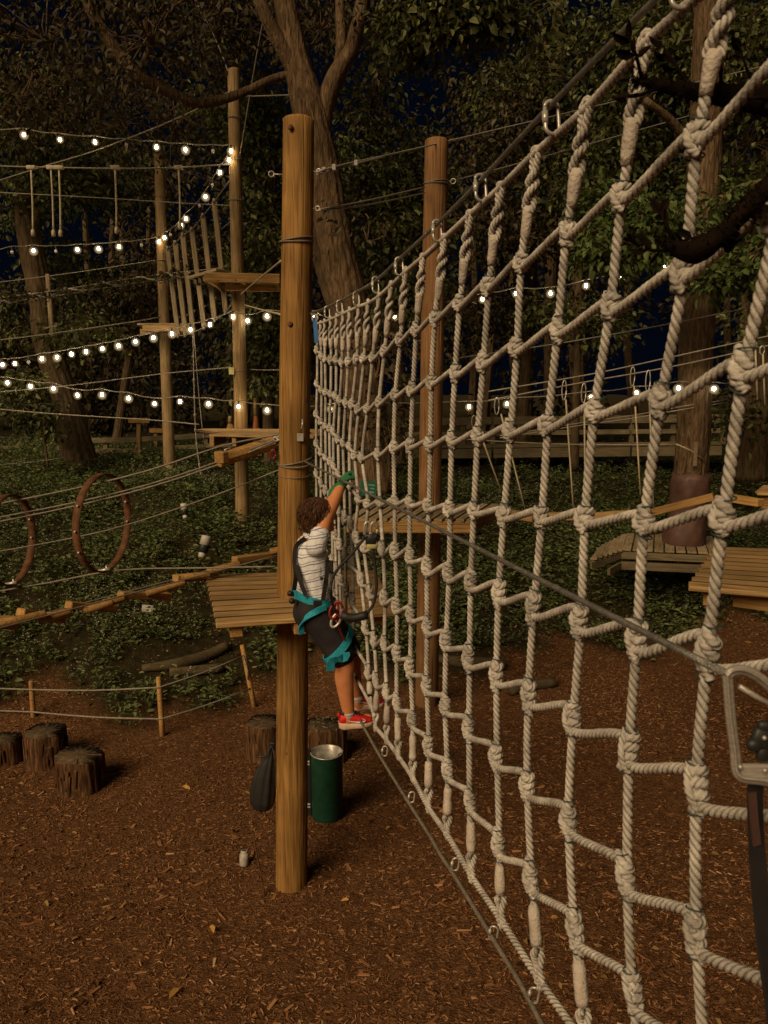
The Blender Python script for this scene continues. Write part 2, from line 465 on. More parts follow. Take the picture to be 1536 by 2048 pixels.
def ground_mat():
    m, n, l, b = new_mat("mulch_ground", 0.95, 0, 0.1)
    tc = n.new("ShaderNodeTexCoord")
    v = n.new("ShaderNodeTexVoronoi"); v.inputs["Scale"].default_value = 34
    mp = n.new("ShaderNodeMapping"); mp.inputs["Scale"].default_value = (1, 2.2, 1); mp.inputs["Rotation"].default_value = (0, 0, 0.5)
    nz = n.new("ShaderNodeTexNoise"); nz.inputs["Scale"].default_value = 9; nz.inputs["Detail"].default_value = 6
    add = n.new("ShaderNodeVectorMath"); add.operation = "MULTIPLY_ADD"; add.inputs[1].default_value = (0.25, 0.25, 0.25)
    l.new(tc.outputs["Object"], nz.inputs["Vector"]); l.new(nz.outputs["Color"], add.inputs[0]); l.new(tc.outputs["Object"], add.inputs[2])
    l.new(add.outputs[0], mp.inputs["Vector"]); l.new(mp.outputs[0], v.inputs["Vector"])
    rp = ramp(n, [(0.0, (0.062, 0.027, 0.011)), (0.5, (0.14, 0.064, 0.027)), (1.0, (0.22, 0.11, 0.049))])
    sp = n.new("ShaderNodeSeparateColor"); l.new(v.outputs["Color"], sp.inputs[0]); l.new(sp.outputs[0], rp.inputs[0])
    # hill soil, darker and greener, beyond the mulch: weight from a vertex attribute
    at = n.new("ShaderNodeAttribute"); at.attribute_name = "rnd"
    soil = ramp(n, [(0.3, (0.020, 0.016, 0.007)), (0.7, (0.050, 0.040, 0.016))]); l.new(nz.outputs["Fac"], soil.inputs[0])
    mx = n.new("ShaderNodeMix"); mx.data_type = "RGBA"
    l.new(at.outputs["Fac"], mx.inputs[0]); l.new(rp.outputs[0], mx.inputs[6]); l.new(soil.outputs[0], mx.inputs[7])
    l.new(mx.outputs[2], b.inputs["Base Color"])
    bp = n.new("ShaderNodeBump"); bp.inputs["Strength"].default_value = 0.8; bp.inputs["Distance"].default_value = 0.03
    l.new(v.outputs["Distance"], bp.inputs["Height"]); l.new(bp.outputs[0], b.inputs["Normal"])
    return m
M_GROUND = ground_mat()
# ================================================================ ground
def axis(lo, a, b, hi, fine, coarse):
    return np.unique(np.round(np.r_[np.arange(lo, a, coarse), np.arange(a, b, fine), np.arange(b, hi + .1, coarse)], 3))
gx = axis(-90, -14, 16, 90, 0.22, 4.0); gy = axis(-30, 2, 24, 150, 0.2, 3.0)
GX, GY = np.meshgrid(gx, gy)
GZ = terrain(GX, GY)
V = np.stack([GX, GY, GZ], -1).reshape(-1, 3)
nx, ny = len(gx), len(gy)
i = np.arange(ny - 1)[:, None] * nx; j = np.arange(nx - 1)[None]
a_ = (i + j)
Q = np.stack([a_, a_ + 1, a_ + nx + 1, a_ + nx], -1).reshape(-1, 4)
def hillness(X, Y):
    foot = np.clip(10.3 + np.where(X > 0, 0.38 * X, 0.28 * X), 8.2, 17.0)
    return np.clip((Y - foot + 0.5 * np.sin(X * 1.7) + 0.3 * np.sin(X * 4.1 + Y * 3)) / 0.8, 0, 1)
tag(put("ground", make_mesh("ground", [((V, Q, E3), 0)], M_GROUND, True, hillness(V[:, 0], V[:, 1]))), kind="structure")

def leaves(base, d, up, ln, wd, cup=0.18):
    """6-vertex leaves: base point, direction, up-ish normal, length, width"""
    d = d / np.maximum(np.linalg.norm(d, axis=1), 1e-9)[:, None]
    s = np.cross(d, up); s /= np.maximum(np.linalg.norm(s, axis=1), 1e-9)[:, None]
    n = np.cross(s, d)
    ln, wd = ln[:, None], wd[:, None]
    b = base; t = base + d * ln - n * ln * 0.22
    m1, m2 = base + d * ln * 0.32, base + d * ln * 0.72 - n * ln * 0.08
    r1, r2 = m1 + s * wd * 0.5 + n * wd * cup, m2 + s * wd * 0.40 + n * wd * cup
    l1, l2 = m1 - s * wd * 0.5 + n * wd * cup, m2 - s * wd * 0.40 + n * wd * cup
    V = np.stack([b, r1, r2, t, l2, l1], 1).reshape(-1, 3)
    k = np.arange(len(base))[:, None] * 6
    Q = np.concatenate([k + np.array([[0, 1, 2, 3]]), k + np.array([[0, 3, 4, 5]])])
    return V, Q, E3
def rvec(n):
    v = RNG.normal(size=(n, 3)); return v / np.linalg.norm(v, axis=1)[:, None]

# ---------------------------------------------------------------- wood chips on the ground
def chips(n, xr, yr, lo, hi):
    X = RNG.uniform(*xr, n); Y = RNG.uniform(*yr, n)
    keep = hillness(X, Y) < RNG.uniform(0.1, 1.2, n)
    keep &= np.abs(X) < 0.62 * Y + 0.8
    worn = np.sin(X * .75 + 1.1 * np.sin(Y * .6 + 1)) * np.sin(Y * .9 - X * .3 + 2)
    keep &= RNG.uniform(size=n) > np.clip((worn - .35) * 1.3, 0, .75)
    X, Y = X[keep], Y[keep]; n = len(X)
    Z = terrain(X, Y) + RNG.uniform(0.000, 0.012, n)
    L = RNG.uniform(lo, hi, n); W = L * RNG.uniform(0.16, 0.42, n); H = RNG.uniform(0.002, 0.006, n)
    yaw = RNG.normal(0.35, 0.9, n); tilt = RNG.normal(0, 0.22, n); rol = RNG.normal(0, 0.35, n)
    x = np.stack([np.cos(yaw) * np.cos(tilt), np.sin(yaw) * np.cos(tilt), np.sin(tilt)], -1)
    y0 = np.stack([-np.sin(yaw), np.cos(yaw), np.zeros(n)], -1); z0 = np.cross(x, y0)
    y = y0 * np.cos(rol)[:, None] + z0 * np.sin(rol)[:, None]; z = np.cross(x, y)
    c = np.stack([X, Y, Z], -1)
    V = []
    for sx, sy, sz in ((-1, -1, -1), (1, -.6, -1), (1, .6, -1), (-1, 1, -1), (-1, -.8, 1), (.8, -.5, 1), (.8, .5, 1), (-1, .8, 1)):
        V.append(c + x * (L * sx / 2)[:, None] + y * (W * sy / 2)[:, None] + z * (H * sz / 2)[:, None])
    V = np.stack(V, 1).reshape(-1, 3)
    k = np.arange(n)[:, None] * 8
    Q = np.concatenate([k + np.array([f]) for f in ((4, 5, 6, 7), (0, 1, 5, 4), (1, 2, 6, 5), (2, 3, 7, 6), (3, 0, 4, 7))])
    rnd = np.repeat(np.clip(RNG.beta(1.6, 2.6, n), 0, 1), 8)
    patch = np.sin(X * .9 + 1.2 * np.sin(Y * .8)) * np.sin(Y * 1.1 + X * .35) + .5 * np.sin(X * 2.7 - Y * 1.9)
    rnd = np.clip(rnd + np.repeat(.12 * patch, 8), 0, 1)
    return (V, Q, E3), rnd
g1, r1_ = chips(74000, (-6.5, 8), (3.4, 14.5), 0.012, 0.042)
g2, r2_ = chips(2000, (-6.5, 8), (3.4, 14.5), 0.05, 0.11)
me = make_mesh("wood_chips", [(g1, 0), (g2, 0)], M_CHIP, False, np.r_[r1_, r2_])
tag(put("wood_chips", me), kind="stuff")

# dull brown leaf litter mixed into the chips
def litter(m):
    X = RNG.uniform(-6.5, 8, m); Y = RNG.uniform(3.4, 15, m)
    k = (np.sin(X * 1.3 + 2) * np.sin(Y * .9) + RNG.normal(0, .4, m)) > .25
    X, Y = X[k], Y[k]; m = len(X)
    P = np.stack([X, Y, terrain(X, Y) + RNG.uniform(.006, .02, m)], -1)
    d = rvec(m); d[:, 2] *= .25
    L = RNG.uniform(.025, .075, m)
    g = leaves(P, d, np.array([[0, 0, 1.0]]) + .3 * RNG.normal(size=(m, 3)), L, L * RNG.uniform(.4, .7, m), .3)
    tag(put("leaf_litter", make_mesh("leaf_litter", [(g, 0)], M_LITTER, False, np.repeat(RNG.uniform(0, 1, m), 6))), kind="stuff")
M_LITTER = rnd_mat("dead_leaf", [(0.0, (0.05, 0.024, 0.010)), (0.7, (0.16, 0.085, 0.032)), (1.0, (0.32, 0.20, 0.07))], .8, .1)
litter(5200)

# ---------------------------------------------------------------- undergrowth and wild flowers on the bank
LOGS = [(*PT(a, b)[:2], .42) for a, b in ((284, 1342), (320, 1338), (350, 1334), (380, 1326), (410, 1318), (435, 1308), (456, 1296), (350, 1350), (400, 1346), (446, 1340), (880, 1322), (930, 1330), (980, 1334), (1030, 1384), (1075, 1372))]
def undergrowth():
    n = 24000
    X = RNG.uniform(-13, 15, n); Y = RNG.uniform(7.8, 25, n)
    h = hillness(X, Y)
    # a worn path runs up the bank to the left of the pole
    path = np.abs(X - (-1.2 - (Y - 11) * 0.30)) < 0.45
    keep = (h > RNG.uniform(0.25, 1.0, n)) & (np.abs(X) < 0.6 * Y + 1.5) & ~(path & (RNG.uniform(size=n) < 0.55))
    keep &= ~((Y > 18) & (RNG.uniform(size=n) < 0.45))
    patch = np.sin(X * 1.9 + 0.6) * np.sin(Y * 1.6 + X * .7) + RNG.normal(0, .35, n)
    keep &= patch > -0.95
    for lx, ly, r_ in LOGS: keep &= (X - lx) ** 2 + (Y - ly) ** 2 > r_ ** 2
    X, Y, patch = X[keep], Y[keep], patch[keep]; n = len(X)
    hgt = RNG.uniform(0.08, 0.34, n) * (1 + 0.35 * np.clip(patch, -1, 1.5))
    K = 13
    P = np.repeat(np.stack([X, Y, terrain(X, Y)], -1), K, 0); HH = np.repeat(hgt, K); m = len(P)
    az = RNG.uniform(0, 2 * np.pi, m); lev = RNG.uniform(0.15, 1, m)
    el = RNG.uniform(-0.15, 0.75, m)
    d = np.stack([np.cos(az) * np.cos(el), np.sin(az) * np.cos(el), np.sin(el)], -1)
    off = np.stack([np.cos(az), np.sin(az), np.zeros(m)], -1) * (RNG.uniform(0.0, 0.16, m))[:, None]
    B = P + off + np.stack([np.zeros(m), np.zeros(m), HH * lev], -1)
    L = RNG.uniform(0.035, 0.10, m) * (1 + 0.2 * np.repeat(np.clip(patch, -1, 1), K)); W = L * RNG.uniform(0.4, 0.75, m)
    g = leaves(B, d, np.array([[0, 0, 1.0]]) + 0.25 * RNG.normal(size=(m, 3)), L, W)
    rnd = np.repeat(np.clip(RNG.beta(2, 2.4, m) * 0.8 + 0.12 * np.repeat(patch, K) + 0.05, 0, 1), 6)
    tag(put("undergrowth", make_mesh("undergrowth", [(g, 0)], M_HERB, False, rnd)), kind="stuff")
    # small white flower heads
    sel = (np.sin(X * 0.9 - 1) * np.cos(Y * 1.1) + RNG.normal(0, .4, n)) > 0.28
    X, Y, hh = X[sel], Y[sel], hgt[sel]
    K = 6; n = len(X); m = n * K
    c = np.repeat(np.stack([X, Y, terrain(X, Y) + hh + 0.05], -1), K, 0) + RNG.normal(0, 1, (m, 3)) * (0.045, 0.045, 0.02)
    d = rvec(m); d[:, 2] = np.abs(d[:, 2]) * .4
    s = RNG.uniform(0.008, 0.021, m)
    g = leaves(c, d, np.array([[0, 0, 1.0]]) + 0.4 * RNG.normal(size=(m, 3)), s, s)
    tag(put("wild_flowers", make_mesh("wild_flowers", [(g, 0)], M_FLOWER, False)), kind="stuff")
undergrowth()

# ================================================================ trees
def crown(blobs, n_clump, per, size, flat=0.55, sig=0.30):
    """leaf clumps at the ends of twigs spread through ellipsoids: blobs are (centre, (rx, ry, rz))"""
    C, W = [], np.array([b[1][0] * b[1][1] * b[1][2] for b in blobs]) ** 0.66
    W = W / W.sum(); tw = []
    for (c, r), w in zip(blobs, W):
        k = max(3, int(n_clump * w * 1.1))
        u = rvec(k) * (RNG.uniform(0.25, 1.0, k) ** 0.55)[:, None]
        p = np.asarray(c) + u * np.asarray(r)
        C.append(p)
        for q in p[:: max(1, k // 26)]:
            mid = (np.asarray(c) + q) / 2 + RNG.normal(0, .12, 3)
            tw.append(tube(spline([np.asarray(c) - (0, 0, .2 * r[2]), mid, q], .35), 0.012, 4, cap=False))
    C = np.vstack(C); k = len(C)
    cnt = RNG.integers(int(per * .5), int(per * 1.5), k)
    idx = np.repeat(np.arange(k), cnt); m = len(idx)
    off = RNG.normal(0, sig, (m, 3)) * (1, 1, flat)
    B = C[idx] + off
    d = off / (sig + 1e-6) * 0.5 + rvec(m) * 0.8; d[:, 2] -= 0.45
    L = RNG.uniform(0.55, 1.35, m) * size; Wd = L * RNG.uniform(0.45, 0.72, m)
    up = np.array([[0, 0, 1.0]]) + 0.55 * RNG.normal(size=(m, 3))
    tone = RNG.normal(-.04, 0.2, k)
    rnd = np.repeat(np.clip(RNG.beta(2.2, 2.6, m) + tone[idx], 0, 1), 6)
    return leaves(B, d, up, L, Wd), rnd, tw
def limb(path, sides=10, ds=0.22, seed=0):
    """path of (px, py, Y, radius): a tapering, slightly crooked limb"""
    P = np.array([PY(a, b, c) for a, b, c, _ in path]); r = np.array([q[3] for q in path], float)
    s0 = np.r_[0, np.cumsum(np.linalg.norm(np.diff(P, axis=0), axis=1))]
    S = spline(P, ds); s1 = np.r_[0, np.cumsum(np.linalg.norm(np.diff(S, axis=0), axis=1))]
    rr = np.interp(s1 / s1[-1], s0 / s0[-1], r)
    rg = np.random.default_rng(int(abs(path[0][0]) * 7 + abs(path[-1][1])))
    if max(r) > .12 and sides >= 12: sides = 56; S = spline(P, .12); s1 = np.r_[0, np.cumsum(np.linalg.norm(np.diff(S, axis=0), axis=1))]; rr = np.interp(s1 / s1[-1], s0 / s0[-1], r)
    T, N, B = frames(S)
    a = np.linspace(0, 2 * np.pi, sides, endpoint=False)
    f = 1 + rg.normal(0, .03, (len(S), sides)) + 0.05 * np.sin(3 * a + rg.uniform(0, 6))[None]
    if sides == 56:
        # furrowed bark: ridges that wander and break along the trunk
        k1 = np.arange(len(S))[:, None] * .12
        ph = rg.uniform(0, 6.3, 4)
        wv = np.sin(14 * a[None] + 1.3 * np.sin(k1 * 1.1 + ph[0]) + 1.2 * np.sin(k1 * 2.7 + a[None] * 2 + ph[1])) + .7 * np.sin(23 * a[None] - 1.1 * np.sin(k1 * 1.9 + ph[2]) + ph[3])
        f = f + .040 * wv
    rings = S[:, None] + (rr[:, None] * f)[..., None] * (np.cos(a)[None, :, None] * N[:, None] + np.sin(a)[None, :, None] * B[:, None])
    return loft(rings)
def tree(label, limbs, blobs, n_clump=120, per=26, size=0.12, leaf=None, bark=None, sig=0.3, name="tree", sides=12, group=None):
    bark = bark or M_BARK
    base = PY(*limbs[0][0][:3])
    t = thing(name, base, label, "tree", group)
    part("trunk", limb(limbs[0], sides), bark, t)
    for L in limbs[1:]:
        part("limb", limb(L, 9), bark, t)
    if blobs:
        bl = [(PY(a, b, c), r if isinstance(r, tuple) else (r, r, r * .8)) for a, b, c, r in blobs]
        g, rnd, tw = crown(bl, n_clump, per, size, sig=sig)
        part("crown", g, leaf or M_LEAFG, t, False, rnd)
        if tw: part("twigs", tw, bark, t)["kind"] = "stuff"
    return t

# oak with a forked trunk behind the main pole
tree("tall leaning oak with forked furrowed trunk rising just behind the main pole",
     [[(748, 985, 13.2, .40), (742, 900, 13.2, .34), (720, 740, 13.2, .31), (700, 610, 13.2, .29), (668, 470, 13.2, .275), (645, 340, 13.2, .265), (618, 220, 13.2, .26), (590, 110, 13.2, .20), (568, 0, 13.2, .17), (548, -120, 13.2, .15)],
      [(640, 300, 13.25, .16), (650, 215, 13.2, .15), (672, 150, 13.15, .15), (700, 105, 13.1, .12), (718, 40, 13.0, .11), (735, -60, 13.0, .10)],
      [(676, 150, 13.2, .09), (682, 90, 13.3, .085), (680, 20, 13.4, .08), (676, -80, 13.4, .07)],
      [(600, 160, 13.2, .13), (545, 60, 13.0, .11), (516, -10, 12.9, .10), (500, -100, 12.9, .09)],
      [(598, 145, 13.2, .07), (540, 160, 13.1, .06), (480, 188, 13.0, .065), (400, 208, 12.8, .075), (335, 182, 12.6, .085), (275, 152, 12.4, .10), (236, 105, 12.2, .095), (192, 40, 12.1, .09), (165, -30, 12.0, .085), (140, -120, 12, .09)],
      [(275, 150, 12.4, .06), (300, 95, 12.3, .05), (290, 40, 12.2, .04)]],
     [(430, 40, 15.8, 1.5), (560, 30, 15.2, .9), (300, 60, 12.0, 1.2), (350, 240, 16.8, 1.1), (90, 50, 13.5, 1.6), (240, 230, 16.8, 1.1), (480, 90, 16.2, 1.0), (60, 190, 16.8, 1.5), (780, 60, 13.9, 1.2), (640, 40, 14.6, 1.0), (752, 740, 11.6, (.5, .35, .6)), (770, 860, 11.4, (.55, .4, .5)), (735, 470, 12.6, (.28, .3, .5)), (770, 640, 12, (.35, .3, .5))],
     330, 30, .115, M_LEAFB, M_BARK, .32)
# leaning tree on the left
tree("stout tree with leaning bare trunk at left edge beyond the string lights",
     [[(165, 940, 19, .42), (150, 890, 19, .38), (128, 790, 19, .31), (95, 700, 19, .30), (82, 600, 19, .27), (62, 500, 19, .27), (52, 420, 19, .25), (60, 340, 19, .22), (72, 260, 19, .19), (80, 140, 19, .15)],
      [(95, 700, 19, .10), (62, 705, 18.8, .08), (58, 690, 18.7, .05)],
      [(58, 360, 19, .13), (25, 300, 18.8, .10), (-20, 250, 18.6, .07)],
      [(66, 300, 19, .12), (120, 240, 19.2, .10), (180, 160, 19.4, .08)],
      [(55, 470, 19, .11), (78, 420, 18.8, .08), (76, 385, 18.8, .05)]],
     [(60, 330, 18.4, (1.6, 1.2, 1.2)), (150, 345, 18.6, (1.5, 1, .9)), (165, 575, 20.2, (1.0, .6, .8)), (20, 590, 20, (.7, .6, .7)), (130, 520, 20.2, (.9, .6, .5)), (40, 430, 20.2, (.7, .6, .8)), (40, 200, 18.6, (1.8, 1, 1.2)), (170, 660, 18.2, (.9, .6, .5)), (20, 660, 18.4, .45), (30, 800, 18.4, .5)],
     250, 26, .15, M_LEAFG, M_BARKD, .34)
# thin trees far left
tree("slim forked tree trunk standing behind the lowest row of left string lights",
     [[(232, 900, 24, .15), (240, 840, 24, .13), (252, 760, 24, .125), (258, 715, 24, .12), (246, 680, 24, .07), (238, 600, 24, .06)],
      [(258, 715, 24, .09), (272, 690, 24, .08), (282, 640, 24, .07), (286, 560, 24, .05)]],
     [(300, 600, 24, (1.8, 1, 1.4)), (215, 640, 24, (1.2, 1, 1)), (380, 520, 24.5, (1.5, 1, 1.6)), (330, 350, 24, (1.8, 1, 1.0)), (270, 480, 25, (.6, .6, 1.5))], 170, 24, .18, M_LEAFB, M_BARKD, .4)
tree("young sapling with pale stem and broad leaves left of the leaning trunk",
     [[(96, 935, 17.5, .035), (88, 880, 17.5, .03), (76, 830, 17.5, .025), (68, 790, 17.5, .02)]],
     [(70, 800, 17.5, (.55, .4, .5)), (55, 830, 17.4, (.4, .4, .4)), (95, 860, 17.4, (.25, .25, .3)), (40, 770, 17.6, (.6, .4, .4))], 46, 22, .12, M_LEAFG, M_BARKD, .15, sides=6)
# right big tree with padding
tree("straight ridged tree trunk wrapped in brown padding at foot on right",
     [[(1372, 1105, 13.6, .30), (1378, 1000, 13.6, .285), (1386, 880, 13.6, .275), (1393, 700, 13.6, .27), (1400, 560, 13.6, .265), (1406, 400, 13.6, .265), (1412, 250, 13.6, .25), (1418, 80, 13.6, .24), (1422, -80, 13.6, .22)],
      [(1408, 330, 13.6, .10), (1350, 250, 13.3, .07), (1290, 200, 13, .05)],
      [(1404, 430, 13.6, .09), (1470, 380, 13.2, .06), (1540, 360, 12.8, .04)]],
     [(1270, 480, 11.8, (.75, .6, .45)), (1210, 520, 11.6, (.35, .3, .2)), (1330, 440, 12.0, (.6, .5, .45)), (1490, 520, 11.6, (.6, .5, .4)), (1440, 560, 11.6, (.35, .3, .25)), (1500, 430, 12.2, (.6, .5, .45)), (1240, 410, 12.4, (.5, .5, .4))],
     150, 30, .125, M_LEAFV, M_BARK, .17, sides=16)
tree("broad shaded trunk at the right frame edge behind padded tree",
     [[(1500, 960, 17.5, .34), (1506, 860, 17.5, .30), (1516, 740, 17.5, .27), (1524, 600, 17.5, .26), (1534, 420, 17.5, .25), (1540, 200, 17.5, .22)]],
     [(1500, 260, 17, (1.6, 1, 1.5)), (1480, 90, 16.5, (1.8, 1, 1.2)), (1530, 640, 17, (.8, .6, .5)), (1480, 830, 16.5, (.6, .5, .4))], 150, 26, .15, M_LEAFG, M_BARKD, .32)
# middle distance on the right
tree("slender pole-like tree trunk right of the brown square pole",
     [[(1042, 900, 22, .18), (1046, 830, 22, .16), (1052, 720, 22, .15), (1060, 600, 22, .14), (1068, 450, 22, .13), (1078, 280, 22, .12)]],
     [(1030, 360, 21, (1.7, 1, 1.3)), (1090, 250, 21, (1.5, 1, 1)), (980, 620, 21.5, (1.2, .8, .7)), (1010, 480, 20.5, (1.3, .9, .9))], 190, 26, .17, M_LEAFB, M_BARKD, .36)
tree("thin dark trunk seen through middle of the net beside hanging ropes",
     [[(1148, 940, 20, .12), (1150, 850, 20, .11), (1154, 720, 20, .10), (1156, 600, 20, .10), (1160, 480, 20, .09)]],
     [(1190, 640, 20, (.9, .7, .6)), (1120, 620, 20, (.9, .7, .5)), (1180, 380, 19.5, (1.3, 1, 1.1)), (1260, 330, 19, (1.2, 1, 1))], 150, 26, .16, M_LEAFG, M_BARKD, .32)
tree("tall dim trunk with thin side branch at the top right",
     [[(1100, 800, 26, .2), (1104, 500, 26, .19), (1112, 200, 26, .18), (1116, 60, 26, .17), (1118, -80, 26, .16)],
      [(1108, 160, 26, .08), (1092, 100, 26, .06), (1078, 30, 26, .05)]],
     [(1180, 120, 20, (1.7, 1, 1.2)), (1300, 140, 19, (1.6, 1, 1.2)), (1240, 250, 19, (1.2, 1, .8)), (1040, 200, 22, (1.4, 1, 1)), (1400, 60, 17, (1.5, 1, .9)), (1310, 40, 18, (1.6, 1, .7))], 260, 26, .16, M_LEAFG, M_BARKD, .34)
tree("overhanging leafy branch spray at the top centre of the scene",
     [[(1010, -160, 11, .09), (985, -60, 11, .07), (940, 0, 11, .05), (870, 30, 11, .03)]],
     [(930, 20, 11, (.75, .5, .35)), (850, 30, 11, (.5, .4, .5)), (1010, 30, 11, (.6, .4, .3)), (820, 110, 11.5, (.25, .25, .3))], 95, 26, .12, M_LEAFG, M_BARKD, .18, sides=7)
tree("bushy tree with small leaves between the main pole and brown pole",
     [[(800, 930, 17, .13), (798, 800, 17, .12), (790, 600, 17, .10), (770, 420, 17, .08), (745, 250, 17, .05)],
      [(790, 600, 17, .06), (840, 480, 16.8, .04), (850, 380, 16.6, .03)],
      [(780, 500, 17, .06), (730, 420, 16.6, .04), (720, 330, 16.4, .03)]],
     [(740, 210, 16, (.45, .4, .7)), (790, 330, 16, (1.0, .8, .9)), (740, 420, 15.8, (1.1, .8, .9)), (800, 480, 16, (1.1, .8, .9)), (760, 570, 15.8, (.9, .7, .7)), (690, 330, 16.2, (.5, .5, .7)), (830, 600, 16.2, (.8, .6, .6))],
     260, 26, .125, M_LEAFG, M_BARKD, .26)
tree("leafy tree filling the gap between tall thin pole and main pole",
     [[(540, 930, 18.5, .14), (536, 800, 18.5, .13), (530, 600, 18.5, .11), (528, 400, 18.5, .08), (520, 250, 18.5, .06)],
      [(532, 620, 18.5, .06), (570, 520, 18.2, .04), (585, 430, 18, .03)]],
     [(520, 250, 17.6, (.7, .7, 1.0)), (545, 380, 17.6, (.8, .7, 1.0)), (535, 500, 17.6, (.8, .7, .9)), (540, 640, 17.6, (.8, .7, .8)), (520, 730, 17.8, (.8, .7, .7)), (440, 230, 18, (.9, .7, .8)), (600, 700, 18, (.6, .5, .8))],
     270, 26, .14, M_LEAFG, M_BARKD, .28)
tree("dark second trunk leaning right behind the forked oak",
     [[(735, 930, 15.5, .24), (712, 760, 15.5, .22), (682, 640, 15.5, .20), (655, 560, 15.5, .18), (630, 470, 15.5, .15), (610, 380, 15.5, .12)]], [], bark=M_BARKD)

# far wood beyond the clearing, one mass: trunks and foliage
def far_wood():
    blobs = []
    for k in range(58):
        px = RNG.uniform(-120, 1660)
        Y = RNG.uniform(27, 38)
        top = 560 if px < 330 else (140 if px > 560 else 330)
        if px < 330: py = RNG.uniform(600, 820)
        else: py = RNG.uniform(top, 800)
        s = Y / 30
        blobs.append((PY(px, py, Y), (2.1 * s, 1.4 * s, 1.7 * s)))
    g, rnd, tw = crown(blobs, 1500, 20, .26, sig=.5)
    tr = []
    for k in range(26):
        px = RNG.uniform(-60, 1600); Y = RNG.uniform(26, 36)
        p0, p1 = PY(px, 900, Y), PY(px + RNG.uniform(-25, 25), 420, Y)
        tr.append(tube([p0, (p0 + p1) / 2 + RNG.normal(0, .2, 3), p1], [.2, .16, .1], 7, .8))
    gs = [(*g, 0)] + [(*t, 1) for t in tr]
    V0 = sum(len(t[0]) for t in tr)
    parts = [(x[:3], x[3]) for x in gs]
    tag(put("far_woods", make_mesh("far_woods", parts, [M_LEAFB, M_BARKD], False, np.r_[rnd * .8, np.zeros(V0)])), kind="stuff")
far_wood()

# vinyl padding round the foot of the right-hand tree
pd = thing("tree_padding", PY(1372, 1092, 13.3), "brown vinyl padding sleeve laced around the foot of right tree", "padding")
prof = []
P0, P1 = PY(1366, 1094, 13.45), PY(1384, 948, 13.45)
ax = P1 - P0
a = np.linspace(0, 2 * np.pi, 40, endpoint=False)
rings = []
for q in np.linspace(0, 1, 14):
    r = (.345 + .02 * np.sin(q * 9)) * (1 - .10 * q) + .012 * np.sin(a * 5 + q * 8) + .008 * np.sin(a * 11 - q * 20)
    rings.append(P0 + ax * q + np.stack([r * np.cos(a), r * np.sin(a), .02 * np.sin(a * 3 + 1) * (q > .9)], -1))
part("sleeve", loft(np.array(rings)), M_PAD, pd)
part("strap", tube([PY(1352, 888, 13.2), PY(1380, 900, 13.22), PY(1410, 922, 13.3)], .012, 6), M_CORDROPE, pd)
part("stake", box_geom((.06, .03, .42), Matrix.Translation(Vector(PY(1391, 908, 13.2)))), M_PLANKG, pd, False)
# ================================================================ poles
def pole(label, top, bot, Y, r0, r1, mat, dome=0.05, name="wooden_pole"):
    """top/bot are pixels on the axis; r0 bottom, r1 top radius"""
    A, B = PY(bot[0], bot[1], Y), PY(top[0], top[1], Y)
    t = thing(name, A, label, "pole")
    n = 60; a = np.linspace(0, 2 * np.pi, 130, endpoint=False)
    rg = np.random.default_rng(int(top[0]))
    ax = B - A; rings = []
    w = rg.normal(0, 1, (4, 2))
    cracks = [(rg.uniform(math.pi, 2 * math.pi), rg.uniform(0, .8), rg.uniform(.12, .4), rg.uniform(.004, .010)) for _ in range(11)]
    for q in np.linspace(0, 1, n):
        r = (r0 + (r1 - r0) * q) * (1 + .012 * np.sin(q * 9 + a * 2 + w[0, 0]) + .008 * np.sin(q * 23 + a * 3))
        for a0, q0, ln_, dp in cracks:
            if q0 < q < q0 + ln_:
                r = r - dp * math.sin(math.pi * (q - q0) / ln_) * np.exp(-((a - a0 - .05 * math.sin(q * 17 + a0)) / .035) ** 2)
        rings.append(A + ax * q + np.stack([r * np.cos(a) + .006 * math.sin(q * 6 + w[1, 0]), r * np.sin(a), 0 * a], -1))
    for dq, s in ((.25, .985), (.6, .9), (.9, .72), (1.0, .5)):
        rings.append(A + ax + np.stack([r * s * np.cos(a), r * s * np.sin(a), 0 * a + dome * dq], -1))
    part("shaft", loft(np.array(rings)), mat, t)
    return t, (lambda q: A + ax * q)
def ring_wrap(parent, c, r, n=2, rad=.006, name="cable_wrap", mat=None, tilt=0.02):
    gs = []
    for k in range(n):
        a = np.linspace(0, 2 * np.pi, 33)
        P = np.asarray(c) + np.stack([(r + rad) * np.cos(a), (r + rad) * np.sin(a), tilt * np.sin(a + k) + k * rad * 2.3], -1)
        gs.append(tube(P, rad, 6))
    return part(name, gs, mat or M_CABLE, parent)
def bolt(parent, c, d, r=.018, L=.03):
    M = align_x(np.asarray(c), np.asarray(c) + unit(d) * L)
    g = lathe([(r * 1.5, 0), (r * 1.5, .004), (r, .005), (r, L * .6), (r * .4, L * .62)], 10)
    rot = Matrix(((0, 0, 1, 0), (1, 0, 0, 0), (0, 1, 0, 0), (0, 0, 0, 1)))
    V = g[0][:, [2, 0, 1]]
    return part("bolt", xf((V, g[1], g[2]), M), M_STUMPB, parent)
def eyebolt(parent, c, d, rr=.016, rad=.005, L=.05):
    c = np.asarray(c); d = unit(d)
    e = c + d * L
    up = np.array((0, 0, 1.0)); a = np.linspace(0, 2 * np.pi, 17)
    P = e + d * rr + rr * (np.cos(a)[:, None] * d + np.sin(a)[:, None] * up)
    part("eyebolt", [tube([c - d * .03, e], rad, 6), tube(P, rad, 6)], M_ZINC, parent)
    return e + d * rr * 1.8

